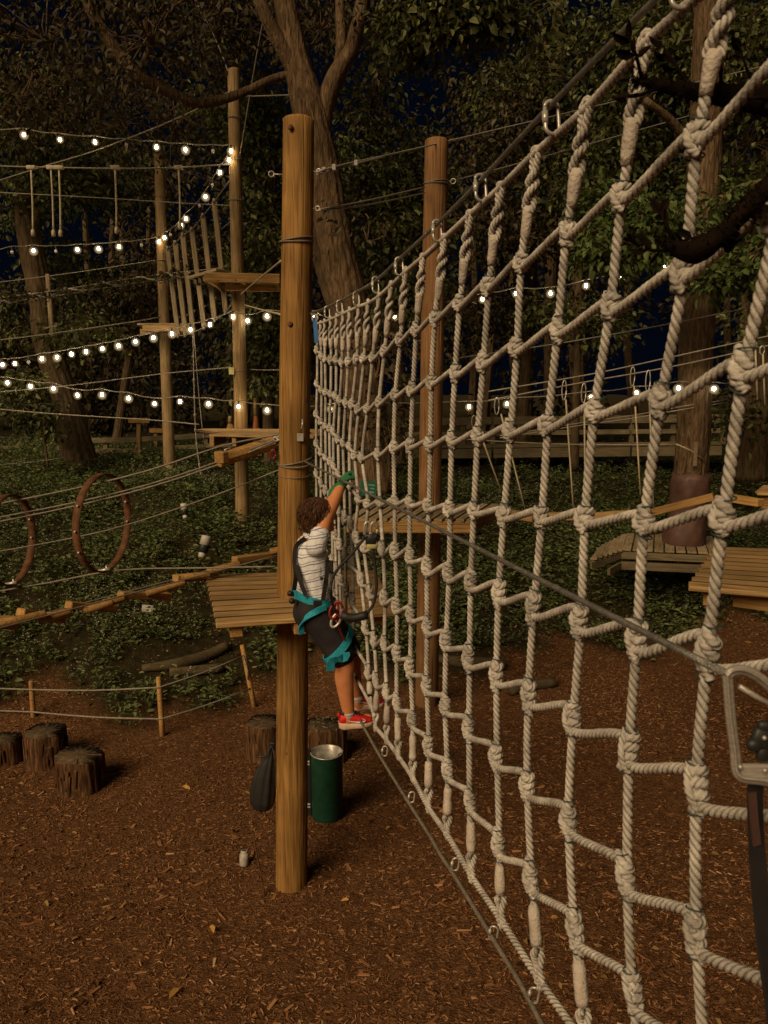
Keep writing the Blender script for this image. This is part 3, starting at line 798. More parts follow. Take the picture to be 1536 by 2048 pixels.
YM = 5.98
main_pole, mp = pole("thickest wooden pole beside the climbing child, holding the slatted platform", (596, 243), (581, 1790), YM, .133, .113, M_POLE, .03)
ring_wrap(main_pole, PY(593, 483, YM), .118, 2)
ring_wrap(main_pole, PY(590, 925, YM), .124, 2, .007, tilt=.03)
ring_wrap(main_pole, PY(589, 948, YM), .123, 1, .004)
front = np.array((0, -1.0, .0))
for px, py in ((585, 266), (584, 651), (579, 1492)):
    c = PY(px, py, YM); bolt(main_pole, c + front * .114, front, .014, .010)
for px, py in ((626, 345), (624, 419), (621, 627)):
    c = PY(px, py, YM); eyebolt(main_pole, c + (-.02, -.02, 0), (1, -.25, 0))
c = PY(562, 349, YM); eyebolt(main_pole, c, (-1, -.2, 0), .02)
part("metal_tag", box_geom((.05, .006, .06), Matrix.Translation(Vector(PY(604, 873, YM) + front * .122))), M_ZINC, main_pole, False)
part("hook", tube([PY(608, 838, YM) + front * .12, PY(609, 846, YM) + front * .15, PY(607, 856, YM) + front * .14], .008, 6, .01), M_ZINC, main_pole)

brown_pole, bp_ = pole("reddish brown wooden pole standing behind the net, second thickest", (873, 283), (851, 1475), 9.75, .150, .138, M_POLE2, .03)
ring_wrap(brown_pole, PY(872, 367, 9.75), .142, 2)
eyebolt(brown_pole, PY(893, 363, 9.75), (1, -.2, 0), .03)
tall_pole, tp_ = pole("tallest slender wooden pole with high platform, left of the main pole", (468, 142), (486, 1100), 15.0, .135, .112, M_POLE3, .04)
for py in (188, 235, 318, 400, 740): ring_wrap(tall_pole, PY(468 + (py - 142) * .0188, py, 15), .122, 1, .008)
part("yellow_tag", box_geom((.10, .01, .13), Matrix.Translation(Vector(PY(463, 742, 14.86)))), M_YELLOW, tall_pole, False)
far_pole, fp_ = pole("thin grey wooden pole farthest left with small low platform", (317, 285), (341, 990), 17.5, .130, .108, M_POLE3, .04)
for py in (392, 520, 556): ring_wrap(far_pole, PY(317 + (py - 285) * .034, py, 17.5), .12, 1, .008)

# ================================================================ decks
def deck(t, corners, n, th, mat, gap=.017, joist=None, along=True):
    """planks laid across a quadrilateral: corners = front-left, front-right, back-right, back-left (world). Planks run left-right."""
    fl, fr, br, bl = [np.asarray(c, float) for c in corners]
    for k in range(n):
        q = (k + .5) / n
        a, b = fl + (bl - fl) * q, fr + (br - fr) * q
        w = np.linalg.norm(bl - fl) / n - gap
        rr = random.Random(k * 13 + n)
        a, b = a + unit(a - b) * rr.uniform(-.002, .003), b + unit(b - a) * rr.uniform(-.002, .003)
        nrm = unit(np.cross(fr - fl, bl - fl))
        o = beam("plank", a - nrm * th / 2 + (0, 0, rr.uniform(-.0015, .0015)), b - nrm * th / 2, w, th, mat, t, nrm, .007, 0.0, M_EDGE_SHADE if k else None)
Zp = 2.56
pl = thing("platform", PZ(600, 1200, Zp), "slatted wooden platform fixed around the main pole behind the child", "platform")
A, B = PZ(433, 1248, Zp), PZ(792, 1222, Zp)
C_, D_ = PZ(752, 1140, Zp), PZ(409, 1148, Zp)
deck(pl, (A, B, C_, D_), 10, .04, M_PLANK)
e = np.array((0, 0, -.085))
beam("joist", A + e + (.12, .10, 0), D_ + e + (.14, -.1, 0), .09, .09, M_PLANKO, pl)
beam("joist", A * .55 + B * .45 + e + (0, .02, 0), C_ * .45 + D_ * .55 + e, .09, .09, M_PLANKO, pl)
beam("joist", B + e + (-.12, .10, 0), C_ + e + (-.12, -.1, 0), .09, .09, M_PLANKO, pl)
for px in (575, 580): pass
beam("bracket", PZ(580, 1240, Zp - .13) + (-.28, .3, 0), PZ(580, 1240, Zp - .13) + (.28, .3, 0), .05, .10, M_PLANKO, pl)

z2 = 2.72
pl2 = thing("platform", PZ(850, 1040, z2), "weathered platform on the brown pole seen through the net", "platform")
A, B, C_, D_ = PZ(690, 1037, z2), PZ(953, 1039, z2), PZ(1003, 1007, z2), PZ(735, 1009, z2)
# planks run away from the viewer
deck(pl2, (B, C_, D_, A), 12, .035, M_PLANKG)
e = np.array((0, 0, -.095))
beam("fascia", A + e + (0, .02, 0), B + e + (0, .02, 0), .04, .14, M_PLANKO, pl2)
beam("fascia", B + e + (-.03, .06, 0), C_ + e + (-.03, -.05, 0), .04, .12, M_PLANKO, pl2)
beam("joist", D_ + e, C_ + e, .04, .12, M_PLANKO, pl2)

z3 = 2.56
pl3 = thing("platform", PZ(1480, 1150, z3), "broad wooden platform jutting in from right edge of the scene", "platform")
A, B, C_, D_ = PZ(1374, 1172, z3), PZ(1760, 1205, z3), PZ(1740, 1104, z3), PZ(1432, 1093, z3)
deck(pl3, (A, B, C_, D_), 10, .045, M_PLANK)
e = np.array((0, 0, -.12))
beam("joist", A + e + (.22, .06, 0), D_ + e + (.10, -.1, 0), .10, .14, M_PLANKO, pl3)
beam("joist", A + e + (.45, .12, -.01), B + e + (0, .12, -.01), .04, .16, M_PLANKO, pl3)
beam("joist", D_ + e + (0, -.1, 0), C_ + e + (0, -.1, 0), .05, .14, M_PLANKO, pl3)

pl4 = thing("platform", PZ(1530, 985, 2.8), "far wooden platform corner just showing above the swinging beams at right edge", "platform")
A, B, C_, D_ = PZ(1510, 985, 2.8), PZ(1640, 990, 2.8), PZ(1640, 968, 2.8), PZ(1535, 970, 2.8)
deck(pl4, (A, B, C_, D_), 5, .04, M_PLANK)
beam("joist", A + (.15, .1, -.14), B + (0, .1, -.14), .05, .2, M_PLANKO, pl4)

zd = 1.52
dk = thing("walkway", PZ(1300, 1100, zd), "low grey boarded walkway around the padded tree with sloping end ramp", "walkway")
A, B, C_, D_ = PZ(1242, 1098, zd), PZ(1440, 1106, zd), PZ(1425, 1072, zd), PZ(1252, 1066, zd)
deck(dk, (B, C_, D_, A), 9, .035, M_PLANKG)
A2, D2 = PZ(1182, 1118, zd - .06), PZ(1206, 1090, zd - .06)
deck(dk, (A, D_, D2, A2), 6, .035, M_PLANKG)
e = np.array((0, 0, -.11))
beam("fascia", A + e, B + e, .04, .12, M_RAIL, dk); beam("fascia", A + e * 2.6, B + e * 2.6, .06, .14, M_RAIL, dk)
beam("fascia", A2 + e, A + e, .04, .12, M_RAIL, dk); beam("fascia", A2 + e * 2.0 + (.3, 0, 0), A + e * 2.6, .05, .12, M_RAIL, dk)
for q in ():
    p = A + (B - A) * q + (0, .15, -.3); beam("post", p, p - (0, 0, 1.3), .1, .1, M_RAIL, dk, (0, 1, 0))

# high platform on the tall pole, seen from beneath
zh = float(PY(500, 556, 15)[2])
hp = thing("platform", PY(480, 556, 15), "high wooden platform at the top of tall thin pole, seen from below", "platform")
A, B, C_, D_ = PY(410, 566, 14.3), PY(560, 572, 14.5), PY(562, 548, 15.6), PY(440, 543, 15.6)
for P in (A, B, C_, D_): P[2] = zh
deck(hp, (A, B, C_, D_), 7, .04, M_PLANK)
e = np.array((0, 0, -.10))
for q in (.04, .5, .96): beam("joist", A + (B - A) * q + e, D_ + (C_ - D_) * q + e, .06, .14, M_PLANKO, hp)
beam("fascia", A + e + (0, -.04, 0), B + e + (0, -.04, 0), .05, .15, M_PLANKO, hp)
beam("fascia", D_ + e, C_ + e, .05, .15, M_PLANKO, hp)
beam("crossbeam", A + e * 2.2 + (.3, .35, 0), B + e * 2.2 + (-.1, .35, 0), .08, .10, M_PLANKO, hp)
sb = thing("step_board", PY(415, 550, 15.2), "dark slatted step board beside the high platform, left of tall pole", "board")
a_, b_ = PY(388, 558, 15.6), PY(446, 541, 15.1)
beam("board", a_, b_, .35, .05, M_PLANKG, sb)
for q in np.linspace(.1, .9, 6):
    p = a_ + (b_ - a_) * q; beam("block", p + (0, -.15, -.08), p + (0, .15, -.08), .06, .10, M_RAIL, sb)
zl = float(PY(330, 655, 17.5)[2])
lp = thing("platform", PY(335, 655, 17.5), "small plank platform low on the thin far-left pole", "platform")
A, B, C_, D_ = PY(276, 650, 17.0), PY(388, 652, 17.0), PY(392, 640, 18.0), PY(282, 640, 18.0)
for P in (A, B, C_, D_): P[2] = zl + .05
deck(lp, (A, B, C_, D_), 5, .04, M_PLANKG)
beam("joist", A + (.1, 0, -.11), B + (0, 0, -.11), .05, .13, M_PLANK, lp)
beam("joist", A + (.25, .6, -.13), B + (-.1, .6, -.13), .05, .13, M_PLANK, lp)
beam("joist", D_ + (0, -.1, -.11), C_ + (0, -.1, -.11), .05, .13, M_PLANK, lp)

zm = 3.48
mid = thing("platform", PY(500, 868, 14.2), "narrow plank platform behind main pole at the level of fence rails", "platform")
A, B, C_, D_ = PZ(440, 868, zm), PZ(640, 872, zm), PZ(640, 858, zm), PZ(395, 857, zm)
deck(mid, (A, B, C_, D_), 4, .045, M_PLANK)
for px in (426, 470, 512, 545): 
    p = PZ(px, 868, zm); beam("joist", p + (0, -.1, -.12), p + (0, .9, -.12), .07, .16, M_PLANK, mid)
beam("crossbeam", PY(420, 883, 14.2), PY(530, 880, 14.2), .08, .09, M_PLANKO, mid)

# ================================================================ boardwalk railing and fences far back
bw = thing("boardwalk", PY(1150, 915, 20), "long grey boardwalk with three-rail railing crossing behind the net", "boardwalk")
def rail(t, a, b, w=.05, h=.14, m=None, nm="rail"): return beam(nm, a, b, w, h, m or M_RAIL, t)
for k, (x0, x1) in enumerate(((800, 985), (985, 1262), (1262, 1445))):
    f = lambda x, y: PY(x, y - (x - 880) * .012, 20)
    rail(bw, f(x0 + 2, 843), f(x1 - 2, 843), .05, .20)
    rail(bw, f(x0 + 2, 868), f(x1 - 2, 868), .05, .12)
    rail(bw, f(x0 + 2, 893), f(x1 - 2, 893), .05, .10)
    rail(bw, f(x0 + 2, 908), f(x1 - 2, 908), .06, .24, nm="fascia")
for x in (800, 925, 985, 1140, 1262, 1345, 1445):
    y = 843 - (x - 880) * .012
    beam("post", PY(x, y - 8, 20.1), PY(x, y + 52, 20.1), .12, .12, M_RAIL, bw, (0, 1, 0))
A, B, C_, D_ = PY(800, 903, 20.15), PY(1445, 895, 20.15), PY(1445, 895, 21.6), PY(800, 903, 21.6)
C_[2], D_[2] = B[2], A[2]
nb = 24
for k in range(nb):
    q = (k + .5) / nb
    beam("plank", A + (B - A) * q, D_ + (C_ - D_) * q, .33, .04, M_RAIL, bw)

fl_ = thing("rail_fence", PY(350, 890, 21), "two-rail timber fence on the bank behind the grey poles", "fence")
fx = [(120, 878), (212, 879), (276, 877), (345, 873), (412, 869), (520, 866), (600, 862)]
for (x0, y0), (x1, y1) in zip(fx, fx[1:]):
    rail(fl_, PY(x0, y0 + 2, 21), PY(x1, y1 + 2, 21), .05, .14); rail(fl_, PY(x0, y0 + 22, 21), PY(x1, y1 + 24, 21), .05, .12)
for x, y in fx: beam("post", PY(x, y - 4, 21.1), PY(x, y + 46, 21.1), .13, .13, M_RAIL, fl_, (0, 1, 0))
fl2 = thing("picket_fence", PY(60, 905, 23), "dim low picket fence left of the leaning tree", "fence")
rail(fl2, PY(-60, 900, 23), PY(118, 888, 23), .04, .10); rail(fl2, PY(-60, 922, 23), PY(118, 908, 23), .04, .10)
for x in range(-50, 118, 14): beam("picket", PY(x, 888 - x * .05, 23.05), PY(x, 928 - x * .05, 23.05), .09, .03, M_RAIL, fl2, (0, 1, 0))
def tsign(px, top, bot, Y, w, label):
    t = thing("signpost", PY(px, bot, Y), label, "signpost")
    beam("post", PY(px, bot, Y), PY(px, top, Y), .11, .11, M_PLANK, t, (0, 1, 0))
    beam("board", PY(px - w, top + 3, Y - .08), PY(px + w, top + 3, Y - .08), .05, .13, M_PLANKO, t)
    return t
tsign(278, 838, 918, 20.5, 21, "orange-topped T-shaped wooden signpost at the fence, left of far pole")
tsign(312, 858, 900, 22.5, 13, "smaller T-shaped wooden post peeking out left of far pole")

# ================================================================ rope cargo net
DV = unit(ray(407, 975)); CV = unit(ray(553, 9035))
NN = unit(np.cross(CV, DV))
if NN[0] > 0: NN = -NN                       # faces the viewer's side (left)
ANCH = PY(634, 770, 5.9)
def NP(px, py, off=0.0):
    r = ray(px, py)
    return CAM + r * (np.dot(ANCH - CAM, NN) / np.dot(r, NN)) + NN * off
UAX = -DV                                    # along the rows, towards the viewer
VAX = unit(np.cross(NN, UAX)); VAX = VAX if VAX[2] > 0 else -VAX
grid = {
 "W": [(1960, -650), (1870, -120), (1790, 300), (1720, 690), (1665, 1020), (1640, 1370), (1620, 1690), (1610, 2040), (1640, 2400), (1700, 2750)],
 "Z": [(1655, -300), (1605, 95), (1556, 424), (1486, 740), (1446, 1036), (1419, 1303), (1395, 1577), (1392, 1863), (1410, 2150), (1450, 2450)],
 "A": [(1468, -75), (1395, 277), (1366, 547), (1323, 800), (1292, 1043), (1276, 1276), (1257, 1501), (1253, 1753), (1267, 1985), (1300, 2260)],
 "B": [(1290, 88), (1243, 394), (1222, 615), (1192, 822), (1171, 1036), (1160, 1240), (1146, 1437), (1139, 1640), (1152, 1858), (1172, 2090)],
 "C": [(1172, 218), (1136, 465), (1118, 660), (1096, 849), (1082, 1033), (1068, 1213), (1059, 1390), (1056, 1570), (1063, 1757), (1079, 1960)],
 "D": [(1073, 305), (1044, 526), (1033, 697), (1020, 862), (1009, 1029), (1000, 1185), (994, 1350), (993, 1512), (998, 1690), (1002, 1840)],
 "E": [(1002, 375), (977, 572), (966, 726), (957, 872), (950, 1020), (942, 1163), (938, 1317), (938, 1455), (941, 1603), (943, 1752)],
 "F": [(940, 430), (920, 607), (912, 747), (905, 880), (900, 1018), (897, 1147), (893, 1280), (892, 1410), (896, 1540), (894, 1669)],
 "G": [(889, 477), (872, 636), (864, 764), (860, 888), (857, 1013), (855, 1135), (856, 1253), (854, 1370), (857, 1490), (857, 1615)],
 "H": [(846, 515), (833, 660), (825, 779), (821, 890), (821, 1006), (821, 1111), (822, 1229), (820, 1334), (825, 1440), (826, 1557)],
 "I": [(811, 545), (800, 680), (791, 790), (789, 895), (790, 1004), (790, 1102), (793, 1211), (794, 1305), (795, 1406), (797, 1513)],
 "J": [(782, 572), (770, 702), (760, 804), (757, 909), (760, 1006), (765, 1099), (769, 1196), (769, 1288), (774, 1384), (773, 1480)],
 "K": [(758, 594), (747, 715), (736, 817), (724, 915), (735, 1008), (729, 1093), (740, 1185), (749, 1280), (753, 1362), (751, 1455)],
 "L": [(736, 607), (728, 717), (717, 818), (710, 911), (717, 998), (712, 1075), (722, 1160), (731, 1255), (737, 1345), (742, 1413)],
 "M": [(717, 614), (713, 719), (705, 808), (700, 893)],
 "N": [(699, 622), (697, 725), (693, 805), (687, 888)],
 "O": [(686, 628), (685, 725), (680, 801), (676, 877)],
 "P": [(673, 634), (672, 721), (671, 793), (667, 864)],
 "Q": [(661, 639), (662, 720), (662, 789), (660, 857)],
 "R": [(649, 644), (651, 718), (652, 785), (651, 852)],
 "S": [(641, 646), (643, 711), (643, 779), (642, 843)],
 "T": [(634, 648), (634, 700), (634, 768), (633, 828)],
}
COLS = list(grid)
for k, c in enumerate(COLS):
    g = grid[c]
    while len(g) < 10:
        x, y = g[-1]
        sp = 0.262 * (g[3][0] - 407)
        r = len(g)
        g.append((x + (0.9 if r < 6 else 1.6) * (1 if c < "R" else 0.2), y + sp * (1.0 if r < 9 else .92)))
net = thing("climbing_net", NP(720, 1400), "large knotted white rope cargo net stretched from main pole towards the viewer", "climbing net")
G3 = {c: [NP(*p) for p in grid[c]] for c in COLS}
RR = 0.0108; PITCH_ = 0.052
def rpart(nm, g, sides):
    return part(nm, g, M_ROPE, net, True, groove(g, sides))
def strand_end(P, end_first, L0, rad, sides, steps):
    """double rope spliced back from an eye: P dense path starting at the eye"""
    s = np.r_[0, np.cumsum(np.linalg.norm(np.diff(P, axis=0), axis=1))]
    n = int(np.searchsorted(s, L0)); n = max(n, 6)
    Q = P[:n]; T, N, B = frames(Q); s = s[:n]
    side = UAX
    ph = 2 * np.pi * s / 0.15
    open_ = np.clip((s / s[-1]) / 0.25, 0, 1)
    off = (0.019 - 0.0085 * open_)
    t2 = np.cross(T, side); t2 /= np.linalg.norm(t2, axis=1)[:, None]
    s2 = np.cross(t2, T)
    w = np.clip((s - 0.04) / 0.05, 0, 1) * ph
    o = off[:, None] * (np.cos(w)[:, None] * s2 + np.sin(w)[:, None] * t2)
    a, b = Q + o, Q - o
    top = Q[0] + (Q[0] - Q[min(4, n - 1)]) / np.linalg.norm(Q[0] - Q[min(4, n - 1)]) * 0.018
    loop = np.vstack([a[::-1], [a[0] * .6 + top * .4 + (a[0] - Q[0]) * .25, top, b[0] * .6 + top * .4 + (b[0] - Q[0]) * .25], b])
    return rope(spline(loop[::2], 0.046 / steps), rad * .92, 0.04, sides, steps, is_dense=True)
ROW_PTS = {r: [] for r in range(10)}
for k, c in enumerate(COLS):
    near = k < 11
    sides, steps = (12, 8) if near else (9, 6)
    pts = G3[c]
    dense = spline(pts, 0.046 / steps)
    s = np.r_[0, np.cumsum(np.linalg.norm(np.diff(dense, axis=0), axis=1))]
    L01 = np.linalg.norm(pts[1] - pts[0]); L89 = np.linalg.norm(pts[9] - pts[8]); tot = s[-1]
    w0a, w0b = L01 * .46, L01 * .80
    w9a, w9b = tot - L89 * .74, tot - L89 * .30
    body = dense[(s > w0b - .03) & (s < w9a + .03)]
    wob = np.stack([np.sin(np.arange(len(body)) * .031 + k * 1.7) * .003] * 3, -1) * NN
    rpart("vertical_rope", rope(body + wob, RR, PITCH_, sides, steps, k * .9, True), sides)
    rpart("spliced_eye", strand_end(dense, True, w0a + .02, RR, sides, steps), sides)
    rpart("spliced_eye", strand_end(dense[::-1], False, L89 * .32, RR, sides, steps), sides)
    rg = np.random.default_rng(k)
    for (a, b, nar) in ((w0a, w0b, .0155), (w9a, w9b, .0165)):
        q = dense[(s > a) & (s < b)][::3]
        n = len(q); t = np.linspace(0, 1, n)
        r = (.0175 if near else .0172) * (1 - .28 * t if a < tot / 2 else 1 - .1 * (1 - t)) * (1 + .05 * np.sin(t * 30 + k) + rg.normal(0, .03, n))
        r[0] *= .8; r[-1] *= .85
        part("whipping", tube(q, r, 10), M_WHIP, net)
for r in range(10):
    P = [G3[c][r].copy() for c in COLS]
    if 1 <= r <= 8:
        Q = []
        for k, p in enumerate(P):
            # each row rope comes in high on the far side of the knot and leaves low on the near side
            sh = .014 if r < 5 else .027
            Q += [p + UAX * .016 - VAX * sh + NN * .004, p - UAX * .016 + VAX * sh + NN * .004]
        P = Q
    else:
        off = (VAX * 0.000)
        P = [p + off for p in P]
    nm = "horizontal_rope"
    cut = []
    m = len(P) // 2 + 2
    for seg, (sd, st) in ((P[:m], (12, 8)), (P[m - 1:], (9, 6))):
        rpart(nm, rope(seg, RR if r else RR * 1.05, PITCH_, sd, st), sd)
def knot_mesh(sides, steps, var, tall=False):
    t = np.linspace(0, 1, 74 if tall else 46)
    ang = np.pi + t * 2 * np.pi * (3.5 if tall else 2.5)
    rad = .0140 + .0015 * np.sin(ang * 1.0 + var)
    z = (.036 - .072 * t if tall else .021 - .043 * t) + .004 * np.sin(ang * 1 + var) + .007 * np.cos(ang + var)
    x, y = rad * np.cos(ang), rad * np.sin(ang)
    w = np.clip((t - .0) / .08, 0, 1) * np.clip((1 - t) / .08, 0, 1)
    P = np.stack([x * (1 + (1 - w) * .6), y * w, z], -1)
    g = [(rope(P, .0098, .036, sides, steps), 0)]
    # riding turn across the front
    q = np.linspace(0, 1, 16)
    P2 = np.stack([-.017 + .034 * q, -.0215 * np.sin(np.pi * q) - .002, (.036 - .074 * q if tall else .024 - .050 * q) + .004 * np.sin(6 * q + var)], -1)
    g.append((rope(P2, .0090, .036, sides, steps), 0))
    a = np.linspace(0, 2 * np.pi, 14)
    for zz, tl in ((-.043 if tall else -.029, .004), (.044 if tall else .031, -.003)):
        Pt = np.stack([.0185 * np.cos(a), .0175 * np.sin(a), zz + tl * np.cos(a + var)], -1)
        g.append((tube(Pt, .0016, 4), 1))
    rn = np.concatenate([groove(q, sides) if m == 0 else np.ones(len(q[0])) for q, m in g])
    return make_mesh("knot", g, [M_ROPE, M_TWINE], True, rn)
KN = [knot_mesh(10, 8, v) for v in (0, 1.1, 2.0, 3.2, 4.1, 5.3)]; KT = [knot_mesh(10, 8, v, True) for v in (.5, 1.6, 2.9, 4.4)]; KF = [knot_mesh(7, 5, v) for v in (1.0, 3.0)]
for k, c in enumerate(COLS):
    for r in range(1, 9):
        p = G3[c][r]
        vx = unit(G3[c][r - 1] - G3[c][r + 1])
        rg = random.Random(k * 31 + r)
        x = unit(UAX - vx * np.dot(UAX, vx)); y = np.cross(vx, x)      # y points away from the viewer's side
        if np.dot(y, NN) > 0: x, y = x, y
        M = basis(p, x, y, vx) @ Matrix.Rotation(rg.uniform(-.6, .6), 4, "Z") @ Matrix.Rotation(rg.uniform(-.15, .15), 4, "Y") @ Matrix.Diagonal((rg.uniform(.76, .90), .86, rg.uniform(.92, 1.12) * (1.0 if r < 5 or k < 11 else 1.4), 1))
        put("knot", rg.choice((KT if r >= 5 else KN) if k < 11 else KF), net, M)

def quick_link(h, w, rad):
    a1 = np.linspace(0, np.pi, 9)
    P = [(w / 2 * math.cos(t), 0, h / 2 - w / 2 + w / 2 * math.sin(t)) for t in a1] + [(-w / 2 * math.cos(t), 0, -h / 2 + w / 2 - w / 2 * math.sin(t)) for t in a1]
    P.append(P[0])
    g = tube(np.array(P), rad, 8)
    nut = lathe([(rad * 1.7, -.012), (rad * 1.7, .012)], 6); nut = (nut[0] + (w / 2, 0, 0), nut[1], nut[2])
    return [(g, 0), (nut, 0)]
QL = make_mesh("quick_link", quick_link(.072, .030, .0042), M_ZINC)
def link(px, py, ang, sc=1.0, off=.012):
    p = NP(px, py, off); z = unit(VAX * math.cos(ang) + UAX * math.sin(ang)); y = unit(CAM - p); y = unit(y - z * np.dot(y, z)); x = np.cross(y, z)
    put("quick_link", QL, net, basis(NP(px, py, off), x, y, z) @ Matrix.Scale(sc, 4) @ Matrix.Rotation(.2 + .25 * math.sin(px), 4, "Z"))
for px, py, s_ in ((1372, -25, 1.12), (1113, 236, 1.15), (969, 376, 1.15), (881, 462, 1.1), (804, 533, 1.1), (756, 570, 1.1), (717, 598, 1.1), (683, 613, 1.1), (658, 624, 1.1)):
    link(px, py, -.10, s_)
for px, py in ((772, 1502), (826, 1594), (914, 1728), (991, 1866), (1072, 1990)):
    link(px, py, .35, .80, .006)

# ================================================================ cables
def cable(label, pts, rad=.006, mat=None, sag=0, name="cable", sides=6, group=None):
    P = np.array([PY(*p) for p in pts])
    if sag:
        Q = spline(P, .25); t = np.linspace(0, 1, len(Q)); Q[:, 2] -= sag * 4 * t * (1 - t); P = Q
    o = part(name, tube(P, rad, sides, .3), mat or M_CABLE, None)
    return tag(o, label, "cable", group)
def raw_cable(label, P, rad, mat=None, name="cable"):
    return tag(part(name, tube(P, rad, 8, .12), mat or M_STEEL, None), label, "cable")
raw_cable("grey steel cable the net hangs from, running up to the top right", [PY(621, 627, YM - .05)] + [NP(a, b, .01) for a, b in ((655, 615), (715, 585), (757, 560), (803, 518), (880, 448), (970, 358), (1115, 205), (1320, 0), (1560, -240))], .0073, M_STEEL)
raw_cable("dark steel cable under the bottom of the net", [NP(a, b, .010) for a, b in ((724, 1440), (742, 1473), (769, 1520), (817, 1597), (864, 1670), (886, 1708), (912, 1747), (970, 1840), (1004, 1896), (1037, 1948), (1068, 2004), (1140, 2140), (1200, 2260))], .0075, M_CABLE)
LIFE_END = PY(1452, 1347, 1.06)
raw_cable("taut grey lifeline from the main pole past the child to the metal hook", [PY(608, 922, YM - .14), LIFE_END], .0062, M_STEEL)
cable("doubled clamped cable from upper main pole passing the top of brown pole", [(632, 345, 5.9), (690, 329, 6.3), (850, 293, 9.4), (1197, 211, 12), (1517, 135, 14), (1700, 92, 15)], 0.0092, M_CABLEL)
cable("short return strand clamped beside the upper doubled cable", [(634, 349, 5.9), (690, 333, 6.3), (770, 313, 7.6)], 0.0069, M_CABLEL)
for x, y, Y in ((648, 341, 5.95), (668, 335, 6.05), (712, 326, 6.5)):
    tag(part("cable_clamp", box_geom((.03, .03, .045), Matrix.Translation(Vector(PY(x, y, Y)))), M_ZINC, None, False), {648: "cable clamp nearest the main pole on the upper doubled cable", 668: "middle cable clamp on the upper doubled cable", 712: "cable clamp farthest from main pole on the upper doubled cable"}[x], "clamp", "cable clamps on the upper cable")
cable("upper of two close cables from main pole to brown pole", [(640, 419, 5.85), (740, 400, 7.2), (850, 374, 9.55)], 0.0069, M_CABLEL)
cable("lower of two close cables from main pole to brown pole", [(640, 421, 5.85), (740, 409, 7.2), (850, 386, 9.55)], 0.0069, M_CABLEL)
cable("cable from top of brown pole rising behind the net to the right", [(896, 363, 9.75), (970, 345, 10.6), (1175, 289, 12.5), (1380, 231, 14), (1456, 208, 14.5), (1620, 160, 16)], 0.0080, M_CABLEL)
cable("guy cable from tall pole top to upper left corner of the view", [(385, -10, 15.5), (432, 80, 15.2), (465, 168, 14.95)], .012)
cable("near-vertical guy cable from above down to the lights on tall pole", [(536, -10, 13.6), (510, 130, 14.2), (480, 312, 14.9)], .012)
cable("short cable linking tall pole to the forked oak", [(456, 184, 14.9), (482, 192, 14.8), (582, 190, 13.5)], .011)
cable("long diagonal cable from tall pole down to the left edge", [(462, 182, 14.9), (360, 234, 15.2), (200, 298, 15.5), (90, 332, 15.8), (-30, 370, 16)], .012)
HANG = [(-40, 331, 15.6), (62, 334, 15.5), (230, 337, 15.3), (357, 335, 15.1), (464, 328, 14.9)]
cable("horizontal cable carrying the five hanging ropes on the left", HANG, .014)
cable("slack thin cable crossing the dark blue sky gap", [(-40, 383, 15.8), (170, 394, 15.8), (330, 404, 16), (470, 412, 15)], .010)
cable("thin cable rising to far pole above the garland rope", [(-20, 567, 17), (150, 545, 17.2), (310, 521, 17.4)], .009)
cable("cable under the single hanging plank running to far pole", [(-40, 685, 16.5), (103, 667, 16.8), (270, 643, 17.2), (320, 634, 17.4)], .013)
cable("taut cable through the middle of tall pole and far pole", [(-40, 787, 16), (130, 772, 16.3), (330, 747, 16.6), (462, 735, 14.9)], .012)
cable("straight cable joining tall pole to main pole at mid height", [(502, 739, 14.9), (530, 740, 12), (564, 740, 6.1)], .007)
cable("descending pale cable crossing the leaning trunk to the plank platform", [(-40, 815, 16), (110, 828, 15.6), (300, 840, 15), (398, 849, 14.4)], .013)
cable("pale rope stay from main pole down to underside of high platform", [(562, 522, 6.05), (520, 556, 9), (482, 588, 14.8)], .009, M_CORDROPE)
cable("thick pale cable from tall pole sloping to main pole", [(490, 610, 14.8), (525, 620, 10), (562, 629, 6.1)], .010, M_CORDROPE)
cable("upper hoop cable from main pole sloping down left", [(560, 868, 6.0), (440, 893, 6.3), (300, 940, 6.4), (150, 977, 6.5), (-30, 1013, 6.6)], .0075)
cable("higher strand of the doubled cable the log hangs on", [(556, 876, 5.95), (440, 922, 6.2), (300, 968, 6.4), (150, 1005, 6.5), (-30, 1040, 6.6)], .007)
cable("lower strand of the doubled cable the log hangs on", [(556, 880, 5.95), (440, 928, 6.15), (300, 974, 6.3), (150, 1012, 6.4), (-30, 1049, 6.5)], .007)
cable("thin hoop cable running from main pole through both rusty hoops", [(562, 938, 6.0), (440, 987, 6.3), (270, 1045, 6.5), (150, 1075, 6.5), (-30, 1108, 6.6)], .006)
cable("lowest hoop cable from the platform eyebolt to left edge", [(550, 1133, 6.2), (400, 1136, 6.4), (240, 1140, 6.5), (100, 1165, 6.5), (-30, 1187, 6.5)], .0075)
cable("dim low cable at the foot of the leaning left tree", [(-30, 931, 15), (60, 925, 15.5), (130, 915, 16)], .012)
cable("long cable behind the net between brown pole and right edge", [(889, 720, 10), (1004, 704, 11), (1160, 680, 12.2), (1341, 647, 12.8), (1500, 615, 13.4), (1600, 596, 14)], 0.0098, M_CABLEL)
SB1 = [(977, 783, 10.4), (1179, 749, 10.6), (1330, 717, 10.8), (1476, 685, 11), (1620, 655, 11.2)]
SB2 = [(977, 801, 10.0), (1160, 766, 10.2), (1330, 736, 10.4), (1471, 706, 10.6), (1620, 672, 10.8)]
cable("higher of the two cables carrying the swinging beams", SB1, 0.0098, M_CABLEL)
cable("lower of the two cables carrying the swinging beams", SB2, 0.0098, M_CABLEL)
